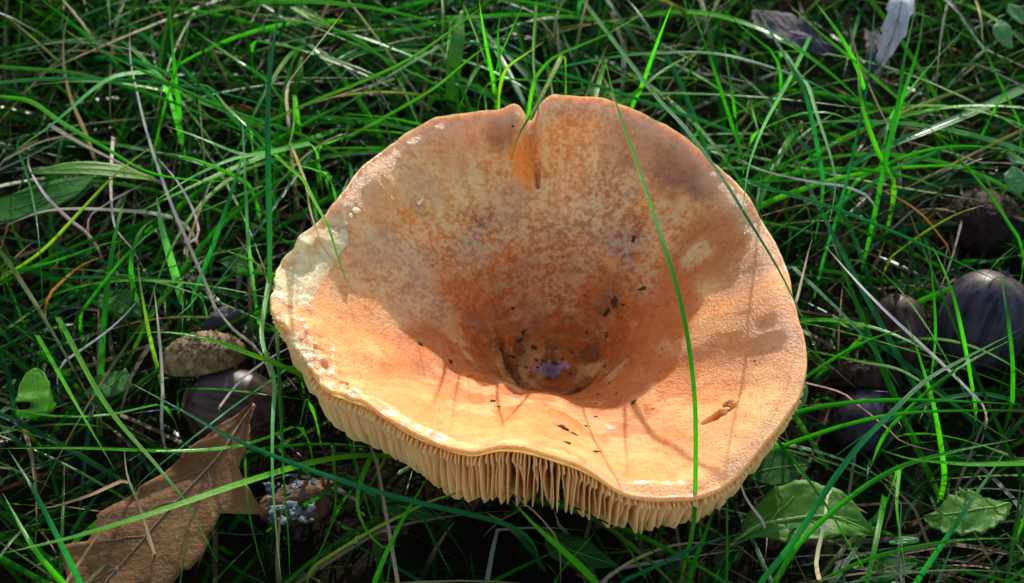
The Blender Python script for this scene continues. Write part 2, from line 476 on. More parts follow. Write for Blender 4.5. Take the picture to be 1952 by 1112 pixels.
def cap_top(t, th):
    """upper skin of the cap at share t of the way from the centre to the rim"""
    R = rimR(th); r = t * R
    z0, z1 = ZC + PIT, rimZ(th)
    f = 0.30 * t ** 1.0 + 0.70 * t ** 1.75
    z = z0 + (z1 - z0) * f - PIT * sm(2.5, 0.55, r)
    x, y = cx + r * np.cos(th), cy + r * np.sin(th)
    z = z - 0.17 * sm(0.90, 1.0, t) ** 2                         # rounded margin
    P = np.stack([x * 0.55, y * 0.55, 0 * x], -1)
    z = z + (fbm(P, 3) - 0.5) * 0.35 * sm(0.2, 0.6, t)
    # hollow of the stem: a slot on the near side of the centre
    dn, ws = slot_field(x, y)
    z = z - 0.34 * sm(0, 0.10, ws) ** 0.6 * sm(-0.03, 0.08, dn) * sm(ws + 0.20, ws - 0.02, dn)
    rw = vnoise(np.stack([x * 1.6, y * 1.6, 0 * x + 2], -1)) * 7
    z = z + 0.030 * np.sin(r * 24 + rw * 1.6) * sm(0.5, 1.0, r) * sm(3.2, 1.9, r) * (0.35 + 0.65 * sm(-0.3, 0.5, np.sin(th)))
    z = z + (fbm(np.stack([x * 2.6, y * 2.6, 0 * x + 7], -1), 4) - 0.5) * 0.30 * sm(1.7, 0.9, r)
    z = z + 0.14 * sm(1.0, 0.2, r) * np.sin(th)                  # the plug in the middle leans to the far side
    # cleft at the back
    d = adiff(th, TH_N) * r
    cl = np.exp(-(d / 0.17) ** 2) * sm(0.64, 0.94, t)
    z = z - 0.48 * cl
    z = z + 0.16 * np.exp(-((d - 0.42) / 0.2) ** 2) * sm(0.66, 0.85, t) + 0.12 * np.exp(-((d + 0.5) / 0.25) ** 2) * sm(0.7, 0.9, t)
    # torn, crumbling margin
    g1 = np.exp(-(adiff(th, TH_L) / 0.28) ** 2); g2 = np.exp(-(adiff(th, TH_L2) / 0.25) ** 2)
    Q = np.stack([x * 4.5, y * 4.5, 0 * x + 5], -1)
    z = z + (fbm(Q, 3) - 0.5) * (0.16 * g1 + 0.30 * g2) * sm(0.80, 0.92, t)
    z = z - 0.14 * g1 * sm(0.86, 0.93, t)
    # small radial wrinkles on the near lip
    W = np.stack([np.cos(th) * 9, np.sin(th) * 9, t * 3.2], -1)
    z = z + (fbm(W, 3) - 0.5) * 0.16 * sm(0.55, 0.9, t)
    return x, y, z

def thick(t):            # flesh between skin and gills
    return 0.14 + 0.32 * sm(1.0, 0.35, t)

NT_, NA_ = 190, 640
ts = np.concatenate([np.linspace(0.004, 0.26, 70), np.linspace(0.26, 1.0, NT_ - 69)[1:]])
th = np.linspace(0, 2 * math.pi, NA_, endpoint=False)
TT, TH = np.meshgrid(ts, th, indexing='ij')
tx, ty, tz = cap_top(TT, TH)
edge_n = (fbm(np.stack([np.cos(th) * 14, np.sin(th) * 14, 0 * th], -1), 3) - 0.5)
rag = 0.03 + 0.30 * np.exp(-(adiff(th, TH_L) / 0.3) ** 2) + 0.28 * np.exp(-(adiff(th, TH_L2) / 0.28) ** 2)
push = edge_n * rag
wgt = sm(0.93, 1.0, TT)
tx = tx + wgt * push * np.cos(TH); ty = ty + wgt * push * np.sin(TH)
top = np.stack([tx, ty, tz], -1)

def smooth_under(t, th_):
    """underside of the flesh"""
    t = np.asarray(t, float); th_ = np.asarray(th_, float)
    R = np.interp(th_ % (2 * math.pi), np.append(fine, 2 * math.pi), np.append(fr, fr[0]))
    z1 = rimZ(th_)
    f = 0.30 * t + 0.70 * t ** 1.75
    d = adiff(th_, TH_N) * t * R
    cl = 0.48 * np.exp(-(d / 0.25) ** 2) * sm(0.60, 0.92, t)
    z = ZC + PIT + (z1 - ZC - PIT) * f - PIT * sm(2.5, 0.55, t * R) - thick(t) - 0.75 * sm(1.9, 1.3, t * R) - 0.17 * sm(.90, 1, t) ** 2 - cl - 0.08 - 0.20 * np.exp(-(adiff(th_, TH_L) / 0.32) ** 2) * sm(0.78, 0.92, t) - 0.12 * np.exp(-(adiff(th_, TH_L2) / 0.3) ** 2) * sm(0.78, 0.92, t)
    return np.stack([cx + t * R * np.cos(th_), cy + t * R * np.sin(th_), z], -1)

# local dents and tears, placed where they sit on the skin
def top_bvh():
    vs = [tuple(v) for v in top.reshape(-1, 3)]
    return BVHTree.FromPolygons(vs, grid_faces(len(ts), NA_, True))
bv = top_bvh()
def on_cap(px, py):
    o_, d_ = ray(px, py)
    h = bv.ray_cast(Vector(o_), Vector(d_), 200)
    return (np.array(h[0]), np.array(h[1])) if h[0] is not None else (None, None)
for px, py, sx_, sy_, dep, rot in [(1372, 790, .36, .12, .28, .5), (1388, 770, .12, .08, .18, .2), (1025, 330, .07, .30, .22, 0),
                                   (800, 392, .22, .2, .10, 0), (655, 735, .16, .28, .10, 0), (1150, 470, .5, .3, .05, 0), (640, 415, .2, .3, .06, 0), (590, 600, .25, .2, .05, 0)]:
    h, _ = on_cap(px, py)
    if h is None: continue
    dx, dy = top[..., 0] - h[0], top[..., 1] - h[1]
    u_ = dx * math.cos(rot) + dy * math.sin(rot); v_ = -dx * math.sin(rot) + dy * math.cos(rot)
    nn = vnoise(np.stack([dx * 7, dy * 7, 0 * dx], -1)) * 0.5
    q = np.sqrt((u_ / sx_) ** 2 + (v_ / sy_) ** 2) + nn - 0.25
    top[..., 2] -= dep * sm(1.15, 0.75, q)
bv = top_bvh()

# colour zones of the skin (laid out in the cap's own space, toned darker on the right)
Pn = top * 0.5
zone = np.zeros(top.shape)
C_mid, C_cen, C_out, C_rim, C_lip = lin(214, 118, 38), lin(184, 80, 10), lin(222, 144, 66), lin(196, 156, 122), lin(238, 152, 84)
r_ = np.hypot(top[..., 0] - cx, top[..., 1] - cy)
n0 = fbm(Pn * 1.7, 4) - 0.5
tt = TT + n0 * 0.25
zone[:] = C_mid
def lay(wgt, col):
    global zone
    zone = zone * (1 - wgt[..., None]) + col * wgt[..., None]
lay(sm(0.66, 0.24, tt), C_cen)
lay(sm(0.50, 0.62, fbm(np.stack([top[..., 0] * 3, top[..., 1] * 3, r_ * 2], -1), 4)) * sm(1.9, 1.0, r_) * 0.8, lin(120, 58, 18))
farness = sm(-1.0, 1.5, top[..., 1] - cy)
lay(sm(0.55, 0.9, tt) * farness, C_out)
lay(sm(0.45, 0.85, tt) * (1 - farness), C_lip)
frost = sm(0.34, 0.62, tt) * 0.6 * farness + 0.14
ringz = np.exp(-((r_ - 2.75 - n0 * 1.6) / 0.34) ** 2) * sm(0.42, 0.60, fbm(Pn * 2.3 + 9, 4)) * farness
lay(ringz * 0.9, lin(146, 86, 66))
ringz = np.exp(-((r_ - 1.75 - n0 * 1.2) / 0.25) ** 2) * sm(0.42, 0.60, fbm(Pn * 2.9 + 3, 4))
lay(ringz * 0.6, lin(150, 72, 22))
rg = np.sin(r_ * 9.5 + n0 * 9) * 0.5 + 0.5
lay(rg ** 2 * 0.38 * sm(0.8, 1.2, r_) * sm(4.6, 3.0, r_) * (0.3 + 0.7 * farness) * sm(0.35, 0.6, fbm(Pn * 2.0 + 13, 3)), lin(138, 70, 34))
lay(sm(0.50, 0.66, fbm(Pn * 4.1 + 21, 4)) * 0.45 * sm(0.95, 0.6, TT), lin(170, 84, 26))
lay(sm(0.50, 0.64, fbm(Pn * 3.3 + 31, 4)) * 0.5 * (1 - farness), lin(244, 178, 112))
def spot(px, py, rad_, col, amt, fr_=None, jag=0.5):
    global frost
    h, _ = on_cap(px, py)
    if h is None: return
    d = np.linalg.norm((top - h) * np.array([1, 1, 0.6]), axis=-1) / rad_
    d = d + (fbm(Pn * 3.1 + 4, 4) - 0.5) * 2 * jag
    k = sm(1.1, 0.45, d) * amt
    col = np.clip(np.asarray(col) * np.array([1.04, 0.96, 0.80]), 0, 0.85)
    lay(k, col)
    if fr_ is not None: frost = frost * (1 - k) + fr_ * k
spot(850, 320, 1.5, lin(220, 172, 112), 0.8, 0.95)
spot(720, 520, 1.5, lin(214, 158, 112), 0.6, 0.85)
spot(1130, 350, 1.3, lin(214, 160, 108), 0.7, 1.0)
spot(1000, 400, 1.0, lin(205, 145, 95), 0.5, 0.8)
spot(690, 350, 0.9, lin(216, 158, 100), 0.8, 0.1)
spot(850, 240, 1.2, lin(206, 150, 105), 0.7, 0.15)
spot(1300, 300, 1.0, lin(140, 96, 84), 0.85, 0.05)
spot(1350, 340, 0.7, lin(120, 84, 78), 0.8, 0.0)
spot(1210, 250, 1.0, lin(178, 128, 100), 0.75, 0.2)
spot(1350, 470, 1.3, lin(184, 100, 46), 0.9, 0.04)
spot(1420, 620, 1.0, lin(206, 126, 66), 0.6, 0.06)
spot(1420, 540, 0.9, lin(176, 118, 84), 0.6, 0.1)
spot(1330, 480, 0.45, lin(206, 158, 108), 0.7, 0.9)
spot(1270, 600, 1.1, lin(190, 96, 34), 0.85, 0.03)
spot(1150, 760, 1.2, lin(190, 98, 34), 0.6, 0.05)
spot(1000, 560, 1.0, lin(176, 94, 46), 0.5, 0.5)
spot(1230, 700, 0.9, lin(196, 100, 34), 0.7, 0.03)
spot(1080, 520, 0.9, lin(180, 108, 66), 0.5, 0.7)
spot(900, 480, 0.8, lin(190, 120, 80), 0.5, 0.7)
spot(1160, 380, 0.9, lin(160, 98, 72), 0.55, 0.7)
spot(1200, 450, 0.6, lin(142, 80, 56), 0.65, 0.6)
spot(960, 250, 0.55, lin(150, 92, 58), 0.8, 0.0)
spot(1000, 290, 0.5, lin(226, 134, 54), 0.9, 0.0)
spot(1005, 330, 0.4, lin(232, 138, 52), 0.9, 0.0)
spot(750, 500, 0.9, lin(176, 128, 112), 0.45, 0.7)
spot(800, 570, 0.8, lin(190, 126, 92), 0.5, 0.6)
spot(905, 615, 0.3, lin(150, 96, 84), 0.7, 0.2)
spot(1480, 640, 0.7, lin(196, 140, 116), 0.6, 0.1)
spot(1400, 690, 1.0, lin(206, 132, 82), 0.5, 0.1)
spot(1160, 570, 0.45, lin(140, 72, 44), 0.6, 0.1)
rimw = sm(0.87, 0.97, TT + n0 * 0.08)
lay(rimw * 0.9 * (0.35 + 0.65 * farness), C_rim)
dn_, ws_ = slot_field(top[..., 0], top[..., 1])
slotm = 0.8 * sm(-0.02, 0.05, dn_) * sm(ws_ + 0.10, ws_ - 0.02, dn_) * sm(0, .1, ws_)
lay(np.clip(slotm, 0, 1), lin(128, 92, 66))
hp, _ = on_cap(1048, 708)
dd = np.sqrt(((top[..., 0] - hp[0]) / 0.46) ** 2 + ((top[..., 1] - hp[1]) / 0.13) ** 2) + (fbm(top * 13, 3) - 0.5) * 2.2
lay(sm(1.0, 0.6, dd) * 0.6, lin(186, 150, 176))
frost *= sm(0.9, 1.3, r_)
gl1 = np.exp(-(adiff(TH, TH_L) / 0.27) ** 2) * sm(0.80, 0.88, TT)
gl2 = np.exp(-(adiff(TH, TH_L2) / 0.22) ** 2) * sm(0.90, 0.97, TT) * 0.55
flesh = np.clip(np.maximum(gl1, gl2), 0, 1)
wetm = np.clip(sm(0.55, 0.95, tt) * 0.9 + (1 - farness) * 0.4, 0, 1)
mask = np.stack([np.clip(frost, 0, 1), flesh, wetm], -1)

# close the body: lip, underside
under_t = np.concatenate([np.linspace(1.0, 0.9, 8), np.linspace(0.9, 0.2, 26)[1:]])
lipP = []
ux = []
for q, a_ in enumerate(np.linspace(0.25, 1.0, 4)):
    e = top[-1].copy(); u0 = smooth_under(np.full(NA_, 1.0), th)
    u0[:, 0] += push * np.cos(th); u0[:, 1] += push * np.sin(th)
    u0[:, 2] = e[:, 2] - 0.15
    out = 0.05 * math.sin(a_ * math.pi)
    p = e * (1 - a_) + u0 * a_
    p[:, 0] += out * np.cos(th); p[:, 1] += out * np.sin(th)
    lipP.append(p)
for t_ in under_t[1:]:
    u0 = smooth_under(np.full(NA_, t_), th)
    u0[:, 2] = np.minimum(u0[:, 2], cap_top(np.full(NA_, t_), th)[2] - 0.10)
    ux.append(u0)
allP = np.concatenate([top, np.array(lipP), np.array(ux)], 0)
ncol = len(lipP) + len(ux)
zone_all = np.concatenate([zone, np.repeat(zone[-1:], 3, 0), np.broadcast_to(lin(236, 164, 100), (ncol - 3, NA_, 3))], 0)
mask_all = np.concatenate([mask, np.repeat(mask[-1:], 3, 0), np.zeros((ncol - 3, NA_, 3))], 0)
rad_all = np.concatenate([TT, np.ones((ncol, NA_))], 0) 
polar = np.stack([np.cos(TH) * 7, np.sin(TH) * 7, TT * 3.0], -1)
conc = np.stack([np.cos(TH) * 4.5, np.sin(TH) * 4.5, TT * 34.0], -1)
polar_all = np.concatenate([polar, np.repeat(polar[-1:], ncol, 0)], 0)
nr_ = allP.shape[0]
Fc = grid_faces(nr_, NA_, True)
Vc = allP.reshape(-1, 3)
cen_i = len(Vc)
Vc = np.vstack([Vc, [[cx, cy, float(top[0, :, 2].mean())], [cx, cy, float(allP[-1, :, 2].mean())]]])
Fc += [(cen_i, (j + 1) % NA_, j) for j in range(NA_)]
Fc += [(cen_i + 1, (nr_ - 1) * NA_ + j, (nr_ - 1) * NA_ + (j + 1) % NA_) for j in range(NA_)]
ext = lambda a: np.vstack([a.reshape(-1, a.shape[-1]), a[0, :1], a[-1, :1]])
mush = empty('mushroom', 'large orange funnel-shaped mushroom with wavy rim and pale gills standing in the grass', 'mushroom')
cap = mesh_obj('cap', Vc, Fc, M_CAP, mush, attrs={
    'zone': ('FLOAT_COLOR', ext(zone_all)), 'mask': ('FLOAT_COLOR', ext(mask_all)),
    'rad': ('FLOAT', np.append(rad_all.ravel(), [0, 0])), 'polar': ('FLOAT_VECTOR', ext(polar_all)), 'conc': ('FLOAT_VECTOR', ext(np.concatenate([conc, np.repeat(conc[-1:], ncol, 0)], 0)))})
cap.data.materials.append(M_UNDER)
nfc = grid_faces(2, NA_, True)
mi = np.zeros(len(cap.data.polygons), np.int32)
mi[(len(ts) + 2) * NA_: (nr_ - 1) * NA_] = 1
mi[(nr_ - 1) * NA_ + NA_:] = 1
cap.data.polygons.foreach_set('material_index', mi)
cap['label'] = 'mottled orange funnel cap with cleft at the back and torn white margin'

# gills, one by one
NG = 288
_wd = 1 + 0.5 * np.clip(-np.sin(fine), -1, 1)
_cw = np.concatenate([[0], np.cumsum(_wd)]); _cw /= _cw[-1]
gill_az = np.interp((np.arange(NG) + 0.5) / NG, _cw, np.append(fine, 2 * math.pi))
for i in range(NG):
    a0 = gill_az[i] + random.uniform(-0.25, 0.25) * 2 * math.pi / NG
    kind = i % 4
    t_in = 0.36 if kind == 0 else (0.46 if kind == 2 else random.uniform(0.62, 0.84))
    G = (1.22 if kind in (0, 2) else 1.08) * random.uniform(0.97, 1.03) * (1 + 0.20 * max(0, 1 - abs(adiff(a0, -1.65)) / 0.5))
    n = 16 if kind in (0, 2) else 10
    s = np.linspace(0, 1, n)
    t = 0.992 + (t_in - 0.992) * s ** 1.1
    nearside = max(0, -math.sin(a0))
    ph = random.uniform(0, 6.28)
    lat = 0.035 * np.sin(5 * s + ph) * sm(0, .2, s)
    flare = (0.10 * (vnoise(np.array([[math.cos(a0) * 5, math.sin(a0) * 5, 1.0]]))[0] - 0.5) + 0.03 * random.uniform(-1, 1)) * (1 + 0.9 * max(0, 1 - abs(adiff(a0, -1.30)) / 0.3))
    base = smooth_under(t, np.full(n, a0))
    rad_dir = np.array([math.cos(a0), math.sin(a0), 0]); tan = np.array([-math.sin(a0), math.cos(a0), 0])
    g_ = G * (0.10 + 0.90 * sm(-0.02, 0.20, 1 - t)) * (1 if kind in (0, 2) else 1) * np.where(s > 0.75, 1 - 0.75 * sm(0.75, 1, s) * (0.9 if kind in (1, 3) else 0.5), 1)
    g_ = g_ * (1 + 0.05 * (np.interp(s * 7 + ph, np.arange(20), np.array([random.uniform(-1, 1) for _ in range(20)]))))
    dirn = 0.62 * rad_dir + np.array([0, 0, -0.785])
    V, F = [], []
    rr_ = t * rimR(np.full(n, a0))
    for k in range(n):
        w0 = min(0.019, rr_[k] * 0.0055)
        for row, (f_, wk) in enumerate(((-0.06, 1.0), (0.5, 0.8), (1.0, 0.30))):
            p = base[k] + dirn * g_[k] * f_ + tan * (lat[k] + flare * max(f_, 0) ** 1.6 * sm(0, .25, s[k]) + 0.03 * math.sin(9 * s[k] + ph * 2) * max(f_, 0))
            V.append(p + tan * w0 * wk); V.append(p - tan * w0 * wk)
    for k in range(n - 1):
        a, b_ = k * 6, (k + 1) * 6
        F += [(a, a + 2, b_ + 2, b_), (a + 2, a + 4, b_ + 4, b_ + 2), (a + 4, a + 5, b_ + 5, b_ + 4),
              (a + 1, b_ + 1, b_ + 3, a + 3), (a + 3, b_ + 3, b_ + 5, a + 5), (a, b_, b_ + 1, a + 1)]
    e = (n - 1) * 6
    F += [(0, 1, 3, 2), (2, 3, 5, 4), (e, e + 2, e + 3, e + 1), (e + 2, e + 4, e + 5, e + 3)]
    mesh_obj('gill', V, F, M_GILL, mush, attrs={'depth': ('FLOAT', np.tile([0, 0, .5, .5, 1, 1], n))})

zs = np.linspace(-0.9, ZC - 0.95, 12); aa = np.linspace(0, 2 * math.pi, 40, endpoint=False)
SV = np.array([[(cx + (1.25 + 0.30 * ((z + .9) / 2.2) ** 3 + 0.06 * math.sin(5 * a + z)) * math.cos(a), cy + (1.25 + 0.30 * ((z + .9) / 2.2) ** 3 + 0.06 * math.sin(5 * a + z)) * math.sin(a), z) for a in aa] for z in zs]).reshape(-1, 3)
mesh_obj('stem', SV, grid_faces(12, 40, True) + [tuple(range(40))[::-1]], M_STEM, mush)

# torn crumbs of flesh clinging to the skin
def lump(name, c, size, mat, parent=None, seed=0, sub=2, rough=0.55, stretch=(1, 1, 1), rot=0):
    bm = bmesh.new(); bmesh.ops.create_icosphere(bm, subdivisions=sub, radius=1.0)
    V = np.array([v.co[:] for v in bm.verts]); F = [tuple(v.index for v in f.verts) for f in bm.faces]; bm.free()
    V = V * (1 + rough * (fbm(V * 1.6 + seed * 7.1, 3) - 0.5) * 2)[:, None] * np.array(stretch) * size
    cr, sr = math.cos(rot), math.sin(rot)
    V = np.stack([V[:, 0] * cr - V[:, 1] * sr, V[:, 0] * sr + V[:, 1] * cr, V[:, 2]], -1)
    return mesh_obj(name, V + np.asarray(c), F, mat, parent)
g = NT('torn_flesh')
g.set(Base_Color=g.mix(g.noise(250, 4), (0.78, 0.50, 0.24), (0.86, 0.68, 0.42)), Roughness=0.4, Subsurface_Weight=0.4, Subsurface_Radius=(1, .45, .2), Subsurface_Scale=0.002, Normal=g.bump(g.noise(700, 3), 0.0004)); M_FLESH = g.m
for k, (px, py, s_) in enumerate([(797, 386, .08), (804, 381, .06), (678, 402, .10), (668, 412, .08), (1392, 772, .06), (1384, 786, .06)]):
    h, nrm = on_cap(px, py)
    if h is not None: lump('flesh_crumb', h, s_, M_FLESH, mush, k, 2, 0.9, (1, .8, .6), k * 1.3)

# soil crumbs and plant bits that fell into the cup
rb = random.Random(4)
bits = [(rb.gauss(1030, 75), rb.gauss(668, 40), rb.uniform(.015, .05), rb.uniform(1, 1.8), rb.uniform(-1, 1.5)) for _ in range(34)] + [(rb.uniform(880, 1330), rb.uniform(560, 840), rb.uniform(.012, .03), 1.1, 0) for _ in range(40)] + [(1208,455,.10,1.6,1.2),(1172,570,.09,4.5,1.25),(1160,590,.09,3.6,.75),(1230,548,.08,3.2,.35),(1190,580,.05,2.5,.3),(857,688,.09,1.6,-.8),(800,656,.08,1.7,-.7),
 (998,632,.08,2.2,1.3),(990,648,.07,2.0,.6),(1015,660,.07,2.2,-.3),(1052,690,.08,2.0,-.6),(1060,694,.05,1.3,0),(1158,640,.06,1.4,0),(1154,698,.06,1.3,0),(1208,766,.09,1.4,.8),
 (1142,752,.06,1.4,.3),(1070,815,.10,3.0,-.35),(1090,826,.08,2.6,-.3),(938,765,.08,1.3,.4),(948,775,.06,1.5,.2),(1078,844,.05,4.5,-.1),(1130,860,.04,7.0,-.1),(1262,665,.03,1,0),(1270,663,.03,1,0),
 (1440,688,.04,1.2,0),(1162,730,.05,1.2,.3),(926,722,.04,1.2,0),(1002,700,.04,1.5,0),(1448,408,.05,1.2,0),(1166,690,.03,1,0),(1115,812,.05,1.6,-.4),(977,680,.05,3.0,-.5),(1025,700,.04,1.2,.2),(1088,712,.05,1.3,0),
 (905,625,.03,1,0),(870,655,.03,1,0),(1250,862,.03,1,0),(1270,864,.03,1,0),(824,505,.03,1,0),(800,358,.025,1,0),(725,395,.02,1,0),(1175,752,.04,1.2,0),(1135,795,.05,1.6,-.3),(978,240,.05,1.2,0)]
for k, (px, py, s_, st_, ro_) in enumerate(bits):
    h, nrm = on_cap(px, py)
    if h is None: continue
    o_ = lump('soil_crumb', h + nrm * s_ * 0.25, s_ * 0.85, M_BIT, None, k, 3, 1.25, (1 + (st_ - 1) * 0.55, 0.75, 0.5), ro_ + rb.uniform(-.3, .3))
    if st_ >= 2.4: tag(o_, 'dark thin sliver of plant litter lying in the orange cap', 'litter', 'plant slivers in the cap'); o_.name = 'litter_sliver'
    else: tag(o_, 'tiny dark crumb of soil stuck on the orange cap', 'soil crumb', 'soil crumbs in the cap')

# ------------------------------------------------------------------ grass
def ribbon(P, width, fold=0.3, roll=0.0, na=5, cut=False, root=0.65):
    """a folded blade along the polyline P; returns verts, faces, u, s"""
    n = len(P)
    T = np.gradient(P, axis=0); T /= np.linalg.norm(T, axis=1)[:, None] + 1e-9
    up = np.array([0.0, -0.5, 0.85]) + 0.25 * np.array([math.sin(roll * 3), math.cos(roll * 3), 0])
    S = np.cross(T, up); S /= np.linalg.norm(S, axis=1)[:, None] + 1e-9
    N = np.cross(S, T)
    c_, s_ = math.cos(roll), math.sin(roll)
    S, N = S * c_ + N * s_, N * c_ - S * s_
    s = np.linspace(0, 1, n)
    wd = width * (root + (1 - root) * sm(0, 0.25, s)) * (np.where(s > 0.9, 0.75 + 0.25 * (1 - s) / 0.1, 1) if cut else np.clip(1 - s ** 3.2, 0.03, 1))
    u = np.linspace(-1, 1, na)
    V = P[:, None] + (wd[:, None, None] / 2) * (u[None, :, None] * S[:, None] * math.sqrt(1 - fold ** 2) + fold * (np.abs(u) ** 1.3)[None, :, None] * N[:, None])
    return V.reshape(-1, 3), grid_faces(n, na), np.tile(u, n), np.repeat(s, na)

HUES = {  # root colour, blade colour, tip colour
 'g': ((0.038, 0.17, 0.010), (0.018, 0.165, 0.008), (0.06, 0.22, 0.014)),
 'b': ((0.060, 0.24, 0.010), (0.045, 0.27, 0.008), (0.10, 0.32, 0.02)),
 't': ((0.018, 0.14, 0.030), (0.010, 0.13, 0.042), (0.025, 0.17, 0.05)),
 'p': ((0.05, 0.24, 0.05), (0.075, 0.29, 0.10), (0.24, 0.40, 0.18)),
 'y': ((0.20, 0.30, 0.03), (0.17, 0.28, 0.025), (0.38, 0.30, 0.10)),
 's': ((0.20, 0.14, 0.08), (0.30, 0.23, 0.14), (0.24, 0.16, 0.09)),
 'w': ((0.34, 0.32, 0.29), (0.46, 0.44, 0.42), (0.40, 0.36, 0.32)),
 'o': ((0.30, 0.16, 0.03), (0.42, 0.20, 0.035), (0.25, 0.12, 0.04)),
 'd': ((0.05, 0.14, 0.01), (0.07, 0.20, 0.012), (0.16, 0.11, 0.05))}
KIND_WORDS = {'g': 'mid green', 'b': 'bright', 't': 'bluish', 'p': 'pale frosted green', 'y': 'yellowing olive', 's': 'dry straw-coloured', 'w': 'bleached grey', 'o': 'withered orange', 'd': 'green, brown-edged'}
def hue(k, s, seed):
    a, b_, c = (np.array(x) for x in HUES[k])
    j = np.array([random.uniform(0.85, 1.2), random.uniform(0.88, 1.15), random.uniform(0.8, 1.2)])
    r = (a * (1 - sm(0, .35, s))[:, None] + b_ * sm(0, .35, s)[:, None])
    q = sm(.86, 1.0, s)[:, None]
    return np.clip((r * (1 - q) + c * q) * j * 1.08, 0, 1)

def shape_words(P):
    L = np.linalg.norm(np.diff(P, axis=0), axis=1).sum(); c = np.linalg.norm(P[-1] - P[0])
    return ('long' if L > 9 else 'medium' if L > 5.5 else 'short') + (' straight' if c > 0.975 * L else ' gently bowed' if c > 0.9 * L else ' strongly bent')

def where_words(x, y):
    if x < 540 and y > 600: return 'around the acorn and the brown oak leaf'
    if x < 560 and y > 230: return 'in the thatch beside the torn white rim'
    if x < 560: return 'in the lawn behind the broad arched leaf'
    if y < 260 and x < 1180: return 'in the lawn behind the cleft in the cap'
    if y < 480 and x > 1180: return 'between the cap and the curled grey leaf'
    if y > 860 and x < 1330: return 'in front of the gills'
    if x > 1400 and y > 860: return 'around the toothed weed leaves'
    return 'over the dark acorns'

